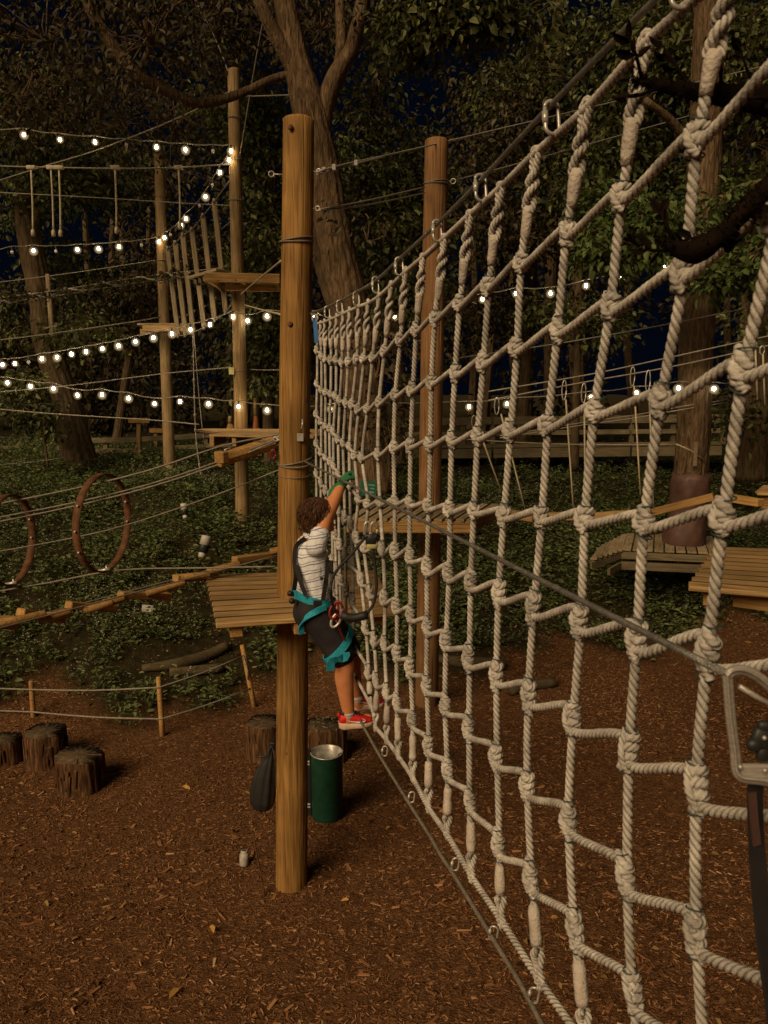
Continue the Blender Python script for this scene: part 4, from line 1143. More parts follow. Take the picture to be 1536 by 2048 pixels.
cable("doubled cable below the swing lines ending at padded tree, upper strand", [(1000, 872, 12), (1160, 846, 12.6), (1270, 830, 13), (1370, 812, 13.3), (1452, 800, 13.6)], 0.0092, M_CABLEL)
cable("doubled cable below the swing lines ending at padded tree, lower strand", [(1000, 876, 12), (1160, 851, 12.6), (1270, 836, 13), (1370, 818, 13.3), (1452, 805, 13.6)], 0.0092, M_CABLEL)
cable("level rope tied round the padded tree above its padding", [(890, 876, 12), (1020, 884, 12.5), (1160, 889, 13), (1350, 889, 13.3)], .009, M_CORDROPE)
cable("slack strap sagging under the platform on brown pole", [(880, 1068, 9.3), (930, 1074, 9.5), (1010, 1066, 9.9)], .010, M_CORDROPE)
cable("thin cable entering behind the bulbs right of main pole", [(640, 812, 9), (720, 808, 11), (800, 800, 13)], .006)

# ragged garland rope (twisted vines round a doubled cable)
gv = thing("garland_rope", PY(160, 575, 16.5), "ragged leafy garland twisted round a doubled cable between left edge and tall pole", "garland")
pts = [(-40, 606, 16), (100, 588, 16.3), (200, 572, 16.6), (320, 554, 17), (445, 541, 15.3)]
P = np.array([PY(*p) for p in pts]); S = spline(P, .06)
part("cable", [tube(S + (0, 0, .05), .012, 6), tube(S - (0, 0, .05), .012, 6)], M_CABLE, gv)
ph = np.arange(len(S)) * .5
W = S + np.stack([np.zeros(len(S)), .05 * np.cos(ph), .055 * np.sin(ph) + RNG.normal(0, .012, len(S))], -1)
part("vine", tube(W[: int(len(W) * .82)], .022, 5), M_FENCEROPE, gv)
m = 900; b = S[RNG.integers(0, int(len(S) * .8), m)] + RNG.normal(0, .05, (m, 3))
part("leaves", leaves(b, rvec(m), np.array([[0, 0, 1.0]]) + 0 * b, RNG.uniform(.05, .11, m), RNG.uniform(.03, .06, m)), M_LEAFB, gv, False, np.repeat(RNG.uniform(.4, 1, m), 6))["kind"] = "stuff"

# five hanging ropes with toggles
where = {62: "leftmost hanging rope on the left horizontal cable", 102: "left rope of the close pair on the left horizontal cable", 118: "right rope of the close pair on the left horizontal cable", 230: "hanging rope in front of the dark blue sky gap", 357: "hanging rope nearest the tall pole on the left cable"}
for px, bx, by in ((62, 66, 465), (102, 107, 466), (118, 121, 466), (230, 233, 460), (357, 360, 452)):
    y0 = 335; Y = 15.4 - px * .001
    t = thing("hanging_rope", PY(px, y0, Y), where[px] + " with a toggle end", "rope", "hanging ropes on the left cable")
    a_, b_ = PY(px, y0 + 4, Y), PY(bx, by, Y)
    part("cord", tube([a_, (a_ + b_) / 2 + (.01, 0, 0), b_], .017, 6, .2), M_CORDROPE, t)
    part("clamp", box_geom((.16, .06, .07), Matrix.Translation(Vector(PY(px, y0, Y)))), M_CORDROPE, t)
    part("toggle", lathe([(.01, -.07), (.036, -.06), (.04, .0), (.03, .05), (.012, .06)], 8)[0:3] if False else xf(lathe([(.01, -.07), (.036, -.06), (.04, .0), (.03, .05), (.012, .06)], 8), Matrix.Translation(Vector(b_))), M_CORDROPE, t)

# tilted timber ladder between far pole and tall pole
hs = [((336, 497), (357, 672)), ((351, 486), (372, 670)), ((366, 470), (387, 664)), ((384, 459), (409, 655)), ((406, 432), (430, 641)), ((429, 403), (452, 624))]
names = ["leftmost upright timber hanging beside the far pole", "second upright hanging timber from far pole", "third upright hanging timber from far pole", "fourth upright hanging timber, counted from the far pole", "fifth upright hanging timber, next to last before tall pole", "rightmost and highest upright timber hanging beside tall pole"]
tp, bt = [], []
for k, (u, d) in enumerate(hs):
    Y = 17.0 - k * .33
    a_, b_ = PY(u[0], u[1], Y), PY(d[0], d[1], Y)
    t = thing("hanging_timber", b_, names[k] + " on cables", "timber", "upright timbers hanging between the grey poles")
    beam("timber", a_, b_, .10, .085, M_PLANKG, t, (0, 1, 0), .012)
    for P in (a_, b_):
        part("shackle", ball(P + (0, -.05, 0), (.035, .03, .05), 7, 5), M_CABLE, t)
    for q in (.2, .42, .78):
        p = a_ + (b_ - a_) * q
        part("peg", ball(p + (.06, 0, 0), (.035, .02, .02), 6, 4), M_PLANKG, t)
    tp.append(a_ + (0, 0, .0)); bt.append(b_)
tag(part("cable", tube([PY(326, 505, 17.4)] + tp + [PY(462, 358, 15)], .012, 6, .3), M_CABLE), "cable threaded through the tops of the upright hanging timbers", "cable")
tag(part("cable", tube([PY(340, 676, 17.4)] + bt + [PY(468, 598, 15)], .012, 6, .3), M_CABLE), "cable threaded through the bottoms of the upright hanging timbers", "cable")
cable("dark cable crossing behind the upright timbers to tall pole", [(380, 520, 16.4), (420, 480, 15.8), (464, 440, 15.0)], .010)
t = thing("hanging_timber", PY(103, 670, 16.9), "single upright timber hanging alone in front of the left tree", "timber")
beam("timber", PY(95, 548, 16.9), PY(104, 671, 16.9), .085, .07, M_PLANKG, t, (0, 1, 0), .012)
beam("crossbar", PY(88, 657, 16.85), PY(115, 651, 16.85), .03, .03, M_PLANKG, t)
# vertical knotted cable
t = thing("knotted_line", PY(390, 830, 16), "thin knotted vertical line hanging below the upright timbers", "line")
a_ = [PY(386, 668, 16), PY(388, 760, 16), PY(391, 860, 16), PY(396, 910, 15.5), PY(402, 950, 15)]
b_ = [PY(388, 668, 16.1), PY(397, 780, 16.1), PY(405, 860, 16), PY(408, 880, 16)]
part("strand", tube(a_, .012, 5, .3), M_CABLE, t); part("strand", tube(b_, .010, 5, .3), M_CABLE, t)
for P in spline(a_, .5)[1:-1:1]: part("knot", ball(P, (.03, .03, .05), 6, 4), M_CABLE, t)

# swinging beams behind the net on paired ropes
sw = [((1003, 1024), (1070, 1036), (948, 832), (1003, 985), (994, 796), (1050, 1018), "leftmost, next to the platform on brown pole", M_PLANK),
      ((1088, 1032), (1166, 1033), (1129, 762), (1147, 1020), (1168, 768), (1171, 1022), "second from the brown pole", M_PLANK),
      ((1186, 1033), (1284, 1026), (1266, 735), (1281, 990), (1297, 742), (1307, 1018), "brown, ending at the middle knot row", M_PLANK),
      ((1306, 1024), (1428, 993), (1510, 684), (1515, 800), (1525, 692), (1530, 810), "bright orange, in front of the padding", M_PLANKO),
      ((1462, 996), (1522, 1006), (1580, 668), (1590, 950), (1600, 675), (1605, 960), "rightmost and palest", M_PLANKO)]
for k, (a, b, t1, b1, t2, b2, nm, m) in enumerate(sw):
    t = thing("swinging_beam", PY(a[0], a[1], 10.4), "swinging beam hung on thin ropes behind the net, " + nm, "beam", "swinging beams behind the net")
    beam("beam", PY(a[0], a[1], 10.6), PY(b[0], b[1], 10.2), .14, .10, m, t)
    for (u, d, Y) in ((t1, b1, 10.5), (t2, b2, 10.2)):
        U, D = PY(u[0], u[1], Y), PY(d[0], d[1], Y)
        e = U + (D - U) * .14
        part("cord", tube([e, D], .012, 6, .4), M_CORDROPE, t)
        aa = np.linspace(0, 2 * np.pi, 13)
        part("loop", tube(np.stack([U[0] + .03 * np.cos(aa), U[1] + 0 * aa, (U[2] + e[2]) / 2 + (U[2] - e[2]) * .55 * np.sin(aa)], -1), .008, 5), M_ZINC, t)

# ================================================================ string lights
BULB = [make_mesh("bulb", [(lathe([(.010, .0), (.022, -.015), (.032, -.042), (.031, -.062), (.018, -.08), (.004, -.086)], 12), 0)], m) for m in M_BULB]
HALO_SHELL = make_mesh("halo_shell", [(ball((0, 0, -.046), (.088, .088, .088), 20, 14), 0)], M_HALO)  # glowing halo shell added round every lit bulb
BOFF = make_mesh("unlit_bulb", [(lathe([(.012, .0), (.028, -.015), (.036, -.045), (.034, -.07), (.020, -.09), (.004, -.096)], 12), 0)], M_BULBOFF)
SOCK = make_mesh("socket", [(lathe([(.010, .07), (.018, .06), (.020, .0), (.014, -.005)], 8), 0)], M_SOCKET)
def lights(label, bulbs, cord_extra=None, Yf=None, sag=.05):
    """bulbs: (px, py, Y, lit)"""
    t = thing("string_light", PY(*bulbs[0][:3]), label, "string lights")
    pts = []
    for px, py, Y, lit in bulbs:
        p = PY(px, py, Y) + (0, 0, .045)
        kind = (1 if (px * 13) % 3 == 0 else 0) if py < 620 and px < 640 else (2 if (px * 11) % 4 < 2 else 0)
        Mb = Matrix.Translation(Vector(p))
        b = put("bulb" if lit else "unlit_bulb", BULB[kind] if lit else BOFF, t, Mb @ Matrix.Scale(.84, 4))
        put("socket", SOCK, b, Mb)
        if lit: put("halo_shell", HALO_SHELL, b, Mb @ Matrix.Scale(.85 + .3 * ((px * 7) % 10) / 10, 4))
        pts.append(p + (0, 0, .075))
    P = ([PY(*c) for c in cord_extra[0]] if cord_extra else []) + pts + ([PY(*c) for c in cord_extra[1]] if cord_extra else [])
    S = [P[0]]
    for u, v in zip(P, P[1:]): S += [(u + v) / 2 - (0, 0, min(.03, .04 * np.linalg.norm(v - u))), v]
    part("cord", tube(np.array(S), .010, 6, .15), M_SOCKET if False else M_CABLE, t)
    return t
lights("highest string of warm bulbs from the left edge to tall pole", [(48, 270, 15.4, 1), (120, 280, 15.3, 1), (190, 285, 15.3, 1), (253, 291, 15.2, 0), (313, 295, 15.2, 1), (371, 300, 15.1, 1), (426, 303, 15, 0), (462, 303, 14.8, 1)], ([(-40, 256, 15.5)], [(470, 300, 14.9)]))
lights("slanting string of bulbs from tall pole down to far pole", [(458, 321, 14.8, 1), (440, 346, 15.2, 1), (425, 371, 15.4, 0), (411, 394, 15.7, 1), (399, 412, 16, 0), (372, 438, 16.4, 1), (362, 451, 16.6, 1), (341, 470, 16.9, 0), (329, 476, 17.1, 1)], ([(464, 302, 14.85)], [(320, 480, 17.3)]))
lights("string of few lit bulbs across the blue sky gap to far pole", [(318, 484, 17.3, 1), (283, 491, 17.2, 0), (238, 494, 17, 1), (197, 498, 17, 1), (155, 500, 16.8, 1), (112, 503, 16.6, 0), (67, 502, 16.4, 1), (24, 505, 16.2, 0)], ([(322, 478, 17.35)], [(-40, 504, 16)]))
lights("densest string of bulbs rising below the low platform to tall pole", [(5, 730, 15.6, 1), (30, 728, 15.6, 1), (57, 725, 15.6, 0), (84, 718, 15.6, 1), (114, 715, 15.6, 1), (143, 709, 15.6, 1), (172, 704, 15.6, 1), (205, 698, 15.6, 1), (237, 692, 15.6, 1), (271, 684, 15.6, 1), (307, 676, 15.6, 1), (344, 668, 15.6, 1), (381, 660, 15.5, 1), (420, 650, 15.3, 1), (466, 634, 14.9, 1), (495, 642, 14.8, 1), (534, 633, 14.6, 1), (629, 635, 14.4, 1)], ([(-40, 735, 15.6)], [(650, 634, 14.4)]))
lights("lowest left string of bulbs in front of the fence rails", [(15, 766, 15.8, 1), (61, 773, 15.7, 1), (107, 778, 15.6, 1), (155, 791, 15.5, 1), (204, 790, 15.4, 1), (257, 797, 15.3, 1), (309, 808, 15.2, 1), (360, 804, 15.1, 1), (417, 808, 15, 1), (477, 814, 14.7, 1), (534, 821, 14.7, 1)], ([(-40, 752, 15.9)], [(640, 812, 14.7)]))
lights("string of bulbs climbing through green leaves behind upper net", [(790, 636, 16, 1), (965, 599, 15.6, 1), (1032, 588, 15.4, 1), (1101, 587, 15.2, 1), (1172, 572, 15, 1), (1244, 553, 14.4, 1), (1330, 531, 13.0, 1), (1500, 488, 12.6, 1)], ([(690, 645, 16)], [(1600, 455, 12.4)]))
lights("string of bulbs behind the net at boardwalk height reaching padded tree", [(661, 818, 16.2, 1), (725, 816, 16.2, 1), (938, 814, 15.8, 1), (1014, 808, 15.5, 1), (1182, 795, 14.8, 1), (1273, 786, 14, 1), (1357, 777, 13.1, 1), (1428, 778, 13.1, 1)], ([(645, 812, 16.2)], [(1470, 765, 13.3)]))
M_REDD = plain("dull_red_metal", (.22, .02, .015), .4, .3)
# ================================================================ hoops, log beam and stepping bridge on the left
def hoop(cx, cy, Y, rx_px, ry_px, label):
    c = PY(cx, cy, Y); k = Y / FPX
    R_ = ry_px * k; ang = math.acos(min(1, rx_px / ry_px))
    az = math.atan2(-c[0], c[1]); side = np.array((math.cos(az + ang), math.sin(az + ang), 0)); up = np.array((0.02, 0, 1.0)); nrm = np.cross(side, up)
    t = thing("hoop", c - (0, 0, R_), label, "hoop", "rusty hoops on the cables")
    a = np.linspace(0, 2 * np.pi, 65)
    P = c + R_ * (np.cos(a)[:, None] * side + np.sin(a)[:, None] * up)
    w = .032; rings = []
    rad = np.cos(a)[:, None] * side + np.sin(a)[:, None] * up
    V = np.stack([P + nrm * w + rad * .006, P + nrm * w - rad * .006, P - nrm * w - rad * .006, P - nrm * w + rad * .006], 1)
    part("band", loft(V, True, False), M_RUST, t)
    for q in (.42, .5, .57, .98, 1.05):
        p = c + R_ * (math.cos(q * 2 * math.pi) * side + math.sin(q * 2 * math.pi) * up) - (0, .02, 0)
        part("bolt", ball(p, .012, 7, 5), M_ZINC, t)
    for q, s in ((.75, 1),):
        p = c - up * R_
        part("clamp", [tube([p + (-.05, -.02, .0), p + (.05, -.02, .02)], .016, 7), tube([p + (0.02, -.02, -.02), p + (.02, -.02, .05)], .008, 6)], M_ZINC, t)
    return t
hoop(207, 1046, 6.5, 50, 99, "complete rusty steel hoop hung on cables left of the platform")
hoop(20, 1080, 6.45, 44, 92, "rusty steel hoop cut off by the left edge of the picture")

t = thing("hanging_log", PY(490, 905, 6.2), "short squared log hung on the doubled cable left of main pole", "log")
a_, b_ = PY(437, 921, 5.95), PY(545, 886, 6.25)
part("log", tube([a_, (a_ + b_) / 2, b_], .056, 9), M_PLANKO, t, False)
beam("block", PY(438, 915, 5.85) + (0, -.02, 0), PY(442, 913, 5.9) + (.03, -.02, 0), .10, .09, M_PLANKO, t)
for q in (.15, .85):
    p = a_ + (b_ - a_) * q
    part("staple", tube([p + (0, -.06, -.02), p + (0, -.065, .07), p + (.04, -.05, .08)], .005, 5), M_ZINC, t)
for nm, px, py, Y, lab in (("carabiner", 547, 908, 5.9, "red carabiner dangling beside the main pole"), ("carabiner", 470, 884, 13.8, "small red carabiner clipped on the plank platform edge")):
    k = .034 if Y < 10 else .07
    aa = np.linspace(0, 2 * np.pi, 17)
    P = PY(px, py, Y) + np.stack([k * .55 * np.cos(aa) * (1 if Y < 10 else 2), -.02 + 0 * aa, k * np.sin(aa)], -1)
    t = thing(nm, PY(px, py, Y), lab, "carabiner")
    part("frame", tube(P, .007 if Y < 10 else .02, 7), M_REDD, t)
    part("gate", tube([P[2], P[7]], .007, 6), M_DARK, t)
t = thing("chain_link", PY(555, 880, 5.95), "steel shackle and chain joining the hoop cables to main pole", "shackle")
for k, (x, y) in enumerate(((552, 878), (560, 876), (568, 875))):
    aa = np.linspace(0, 2 * np.pi, 13)
    c = PY(x, y, 5.93)
    part("link", tube(c + np.stack([.024 * np.cos(aa), .012 * np.sin(aa) * (k % 2), .016 * np.sin(aa)], -1), .006, 6), M_ZINC, t)

# stepping bridge: overlapping bars on two cables
br = thing("stepping_bridge", PY(280, 1190, 6.2), "zigzag bridge of overlapping orange timber bars leading to the platform", "bridge")
zs = lambda px: 5.35 + (px / 560.0) * 1.55
bars = [((-70, 1262), (18, 1238), 0), ((0, 1246), (92, 1228), 1), ((-60, 1240), (28, 1253), 0), ((40, 1224), (122, 1239), 0), ((76, 1240), (142, 1222), 1), ((136, 1210), (228, 1217), 0), ((166, 1222), (226, 1205), 1), ((100, 1232), (122, 1239), 0),
        ((240, 1190), (338, 1192), 0), ((292, 1187), (370, 1165), 1), ((350, 1157), (432, 1150), 0), ((352, 1156), (420, 1149), 1), ((414, 1144), (480, 1127), 1), ((468, 1120), (560, 1108), 0), ((540, 1104), (575, 1095), 1), ((184, 1214), (250, 1196), 1)]
for k, (u, d, rnd_) in enumerate(bars):
    a_, b_ = PY(u[0], u[1], zs(u[0])), PY(d[0], d[1], zs(d[0]) + (.12 if not rnd_ else -.06))
    if rnd_:
        n = unit(b_ - a_)
        part("round_bar", tube([a_, a_ + n * .01, b_ - n * .01, b_], [.024, .031, .031, .024], 10), M_PLANKO, br)
    else:
        beam("flat_bar", a_, b_, .085, .058, M_PLANKO, br)
part("cable", tube([PY(x, 1250 - x * .262, zs(x) + .05) for x in (-80, 120, 300, 450, 570)], .006, 6, .2), M_CABLE, br)
part("cable", tube([PY(x, 1256 - x * .262, zs(x) - .12) for x in (-80, 120, 300, 450, 570)], .006, 6, .2), M_CABLE, br)

# ================================================================ near metal hook, strap and branch-shaped stand-in for dark smudges
bh = thing("belay_hook", PY(1500, 1450, 1.05), "large silver metal hook device closing on the lifeline at right edge", "hook")
fp = [(1455, 1352), (1461, 1430), (1470, 1500), (1478, 1550), (1520, 1560), (1590, 1568), (1640, 1560), (1640, 1470), (1600, 1430), (1560, 1392), (1520, 1356), (1490, 1341), (1466, 1342), (1455, 1352)]
P = spline([PY(x, y, 1.05) for x, y in fp], .004)
nrm = unit(ray(1500, 1450))
def strapframe(P, w, th, bev=.35):
    T = np.gradient(P, axis=0); T /= np.linalg.norm(T, axis=1)[:, None]
    S = np.cross(T, nrm); S /= np.linalg.norm(S, axis=1)[:, None]
    prof = [(-w, -th * bev), (-w * .6, -th), (w * .6, -th), (w, -th * bev), (w, th * bev), (w * .6, th), (-w * .6, th), (-w, th * bev)]
    rings = np.stack([P + S * a + nrm * b for a, b in prof], 1)
    return loft(rings, True, False)
M_HOOK = noisy("brushed_steel", (0.30, 0.27, 0.24), (0.46, 0.42, 0.38), 40, (1, 1, 6), rough=0.35, metal=0.25, bump=0.12, spec=0.6)
part("frame", strapframe(P, .0072, .006), M_HOOK, bh)
part("rim", strapframe(spline([PY(x, y, 1.04) for x, y in fp], .004), .0018, .0025), M_HOOK, bh)
lb = PY(1508, 1532, 1.05)
part("lower_plate", box_geom((.085, .010, .022), Matrix.Translation(Vector(PY(1536, 1542, 1.05))), .004), M_HOOK, bh, False)
part("inner_bar", tube([PY(1478, 1372, 1.055), PY(1515, 1395, 1.055), PY(1600, 1440, 1.055)], .004, 8), M_HOOK, bh)
part("gate_block", [box_geom((.040, .014, .030), Matrix.Translation(Vector(PY(1530, 1478, 1.05))) @ Matrix.Rotation(.3, 4, "Y"), .006), ball(PY(1508, 1490, 1.045), (.012, .008, .010), 9, 7), box_geom((.028, .012, .016), Matrix.Translation(Vector(PY(1534, 1452, 1.05))), .004), box_geom((.02, .012, .022), Matrix.Translation(Vector(PY(1526, 1508, 1.05))), .004)], M_DARK, bh)
for x, y in ((1481, 1534), (1530, 1541), (1529, 1476)):
    part("rivet", ball(PY(x, y, 1.038), .0036, 9, 6), M_ZINC, bh)
st = thing("strap", PY(1505, 1660, 1.05), "black webbing strap hanging down from the silver metal hook", "strap")
part("webbing", ribbon([PY(1512, 1553, 1.06), PY(1510, 1600, 1.06), PY(1513, 1680, 1.05), PY(1520, 1780, 1.0), PY(1532, 1900, .95), PY(1560, 2100, .9)], nrm * .3 + np.array((1, .2, 0)), .026, .006), M_BLACK, st, False)
part("inner_tab", ribbon([PY(1504, 1585, 1.045), PY(1508, 1640, 1.04), PY(1514, 1690, 1.04)], np.array((1, .2, 0)), .012, .004), M_PAD, st, False)

M_SMUDGE = noisy("dark_smudge", (0.005, 0.0035, 0.0025), (0.013, 0.008, 0.005), 25, rough=1.0, bump=1.0, spec=0.02)
dbr = thing("branch", PY(1600, 260, .80), "dark forked branch shape standing in for blurred smudges over the net, upper right", "branch")  # branch form, twigs and fuzz invented to fill in for dark smudges
for path in ([(1262, 160, 1.46, .003), (1305, 168, 1.46, .013), (1370, 180, 1.46, .018), (1450, 190, 1.46, .026), (1540, 202, 1.44, .034), (1640, 226, 1.40, .042), (1800, 280, 1.3, .05)],
             [(1322, 478, 1.22, .004), (1356, 497, 1.21, .017), (1392, 502, 1.20, .026), (1430, 480, 1.20, .020), (1480, 432, 1.20, .018), (1540, 372, 1.22, .022), (1640, 300, 1.26, .032), (1800, 280, 1.3, .05)]):
    path = [(a, b, c, r * .72) for a, b, c, r in path]
    part("limb", limb(path, 14, .012), M_SMUDGE, dbr)  # invented limb shape standing in for dark smudges
    P = spline([PY(a, b, c) for a, b, c, _ in path], .006); rr = np.interp(np.linspace(0, 1, len(P)), np.linspace(0, 1, len(path)), [q[3] for q in path])
    for q in (.06, .14, .22, .34, .46, .58):
        o = P[int(len(P) * q)]; dv = unit(np.array((-.6, RNG.normal(0, .5), RNG.normal(0, .9))))
        e = o + dv * RNG.uniform(.05, .11)
        part("twig", tube([o, (o + e) / 2 + RNG.normal(0, .006, 3), e], [.004, .003, .0015], 5), M_SMUDGE, dbr)  # invented twig, part of the smudge stand-in
        k = 5; bb = o + (e - o) * RNG.uniform(.4, 1, (k, 1))
        part("smudge_leaves", leaves(bb, rvec(k) + dv, rvec(k), RNG.uniform(.02, .04, k), RNG.uniform(.010, .018, k)), M_SMUDGE, dbr, False)
    m = 1500; ii = RNG.integers(0, len(P), m); d = rvec(m); b = P[ii] + d * rr[ii][:, None] * .7
    part("smudge_fuzz", leaves(b, d + .5 * rvec(m), rvec(m), RNG.uniform(.006, .018, m), RNG.uniform(.0010, .0030, m)), M_SMUDGE, dbr, False)["kind"] = "stuff"

# ================================================================ ground level things
bn = thing("bin", PZ(655, 1636, 0.0), "green cylindrical metal bin with zinc lining beside the main pole", "bin")
c0 = PZ(655, 1630, 0.0); k = c0[1] / FPX; rb = 33.5 * k; hb = float(PY(655, 1505, c0[1])[2])
prof = [(rb * .97, .0)] + [(rb * (1 + .008 * (math.sin(z * 90) > 0)), hb * z) for z in np.linspace(.02, .98, 40)] + [(rb * 1.02, hb), (rb * 1.0, hb + .006)]
V, Q, T = lathe(prof, 36, False); part("shell", (V + c0, Q, T), M_GREENP, bn)
V, Q, T = lathe([(rb * 1.0, hb + .006), (rb * .96, hb), (rb * .95, hb * .5), (rb * .94, .03), (rb * .5, .03), (.002, .03)], 36, False); part("lining", (V + c0, Q, T), M_ZINC, bn)
aa = np.linspace(0, 2 * np.pi, 37); part("rim", tube(c0 + np.stack([rb * 1.01 * np.cos(aa), rb * 1.01 * np.sin(aa), hb + .004 + 0 * aa], -1), .006, 6), M_ZINC, bn)
part("handle", tube([c0 + (rb * .9, .03, hb - .02), c0 + (rb * .72, .04, hb - .05), c0 + (rb * .8, .0, hb - .09), c0 + (rb * .93, .02, hb - .07)], .006, 6, .01), M_DARK, bn)
lb_ = thing("information_board", PZ(615, 1628, 0.0), "narrow dark board with white marks half hidden between main pole and bin", "board")
p = PZ(612, 1640, 0.0)
beam("panel", p + (0, .08, 0), p + (0, .08, .72), .10, .02, M_DARK, lb_, (0, 1, 0))
for z in (.10, .13, .55, .58):
    part("mark", box_geom((.035, .004, .016), Matrix.Translation(Vector(p + (.02, .065, z)))), M_WHITE, lb_, False)

# drawstring bag hanging against the pole
bg_ = thing("drawstring_bag", PY(527, 1620, 5.8), "black drawstring bag hanging at the left of the main pole base", "bag")
Yb = 6.0
prof = [(1612, 528, 12), (1618, 524, 22), (1600, 526, 29), (1580, 528, 30), (1550, 531, 25), (1525, 537, 18), (1508, 543, 10), (1496, 546, 5), (1484, 548, 8)]
prof = [(1621, 524, 10), (1617, 525, 20), (1603, 526, 29), (1580, 527, 30), (1550, 530, 26), (1525, 535, 18), (1508, 540, 10), (1496, 543, 4.5), (1484, 546, 8)]
rings = []; a = np.linspace(0, 2 * np.pi, 44, endpoint=False)
for y, x, w in prof:
    c = PY(x, y, Yb); r = w * .88 * Yb / FPX
    fold = 1 + .07 * np.sin(a * 7 + y * .01) + .05 * np.sin(a * 11 + 1 + y * .02)
    rings.append(c + np.stack([r * np.cos(a) * fold, r * .75 * np.sin(a) * fold, 0 * a], -1))
rr = np.array(rings); M_ = []
q = np.linspace(0, 1, len(rr)); qq = np.linspace(0, 1, 34)
dense = np.stack([[np.interp(qq, q, rr[:, i, j]) for j in range(3)] for i in range(44)], 1).transpose(2, 1, 0)
part("sack", loft(dense), M_BLACK, bg_)
part("drawstring", [tube([PY(543, 1494, Yb - .01), PY(530, 1512, Yb - .06), PY(512, 1513, Yb - .05)], .006, 6, .02), tube([PY(544, 1494, Yb), PY(551, 1470, Yb - .03), PY(556, 1450, Yb - .08)], .006, 6, .02), tube([PY(545, 1494, Yb - .02), PY(549, 1520, Yb - .08), PY(551, 1575, Yb - .08)], .005, 6, .02)], M_DARK, bg_)
part("knot", ball(PY(543, 1494, Yb), (.022, .02, .02), 9, 7), M_BLACK, bg_)

def stump(px, py, wpx, h, label, Y=None, seed=0):
    c = PZ(px, py, 0.0); r = wpx / 2 * c[1] / FPX
    c[1] += r * .8
    t = thing("log_stump", c, label, "stump")
    rg = np.random.default_rng(seed); a = np.linspace(0, 2 * np.pi, 64, endpoint=False)
    rad = r * (1 + .05 * np.sin(a * 2 + seed) + .04 * np.sin(a * 5 + seed * 2)) * (1 + .03 * rg.normal(size=64))
    rings = [c + np.stack([rad * f * np.cos(a), rad * f * np.sin(a), np.full(64, z) + (0 if z < h else .01 * np.sin(a * 3))], -1) for f, z in ((1.05, -.05), (1.0, .08), (.98, h * .6), (.99, h - .03), (.96, h))]
    part("bark", loft(np.array(rings), True, False), M_STUMPB, t)
    ang = a
    top = [c + np.stack([rad * f * np.cos(a), rad * f * np.sin(a), np.full(64, h - .004 + dz) + rg.normal(0, .003, 64)], -1) for f, dz in ((.96, 0), (.9, -.006), (.6, -.002), (.3, 0), (.05, 0))]
    part("cut_top", loft(np.array(top[::-1]), True, True), M_STUMPT, t)
    n = 46; aa = rg.uniform(0, 2 * np.pi, n)
    g = []
    for q in aa:
        p = c + np.array((r * .99 * math.cos(q), r * .99 * math.sin(q), rg.uniform(.1, h - .14)))
        g.append(box_geom((.02, rg.uniform(.015, .04), rg.uniform(.10, .26)), Matrix.Translation(Vector(p)) @ Matrix.Rotation(q, 4, "Z") @ Matrix.Rotation(rg.uniform(-.1, .1), 4, "X"), .005))
    part("bark_ridges", g, M_STUMPB, t, False)["kind"] = "stuff"
    return t
stump(146, 1588, 104, .34, "nearest split-bark log stump at the left of the clearing", seed=3)
stump(80, 1536, 88, .36, "middle log stump behind the nearest one, below the rope fence", seed=5)
stump(-4, 1532, 74, .26, "log stump cut by the left picture edge", seed=8)
stump(528, 1526, 84, .42, "log stump behind the black bag left of main pole", seed=11)
stump(648, 1530, 90, .40, "log stump behind the green bin with pale chips on top", seed=14)
ch = []
for k in range(26):
    cx = PZ(648, 1530, 0)[0] + RNG.uniform(-.2, .2); cy = PZ(648, 1530, 0)[1] + RNG.uniform(.0, .4)
    ch.append(box_geom((RNG.uniform(.02, .06), .012, .008), Matrix.Translation((cx, cy, .405)) @ Matrix.Rotation(RNG.uniform(0, 6), 4, "Z"), .002))
tag(part("pale_chips", ch, M_PLANKG, None, False), kind="stuff")

# rope fence
rf = thing("rope_fence", PZ(320, 1470, 0), "low fence of thin stakes and two ropes along the planting edge", "fence")
posts = [((62, 1362), (68, 1446)), ((317, 1354), (325, 1470)), ((484, 1290), (508, 1411))]
def gz(px, py): return PZ(px, py, 0.02)
PP = []
for (tx, ty), (bx, by) in posts:
    b = gz(bx, by); tpt = PY(tx, ty, b[1])
    PP.append((b, tpt))
    n = unit(tpt - b)
    part("stake", tube([b - n * .1, b + n * .2, tpt - n * .01, tpt], [.034, .033, .030, .024], 10), M_PLANKO, rf)
for f in (.84, .30):
    pts = [PP[0][0] + (PP[0][1] - PP[0][0]) * f + (-3.2, .3, .02)] + [b + (t_ - b) * (f if k else f * .98) + (0, -.035, 0) for k, (b, t_) in enumerate(PP)]
    qs = [pts[0]]
    for u, v in zip(pts, pts[1:]): qs += [u * .7 + v * .3 - (0, 0, .018), (u + v) / 2 - (0, 0, .024), u * .3 + v * .7 - (0, 0, .018), v]
    part("rope", tube(np.array(qs), .010, 6), M_FENCEROPE, rf)
part("rope_tail", tube([PP[2][0] + (PP[2][1] - PP[2][0]) * .84 + (0, -.04, 0), PP[2][0] + (PP[2][1] - PP[2][0]) * .6 + (.02, -.05, 0), PP[2][0] + (PP[2][1] - PP[2][0]) * .45 + (.0, -.05, 0)], .009, 5), M_FENCEROPE, rf)

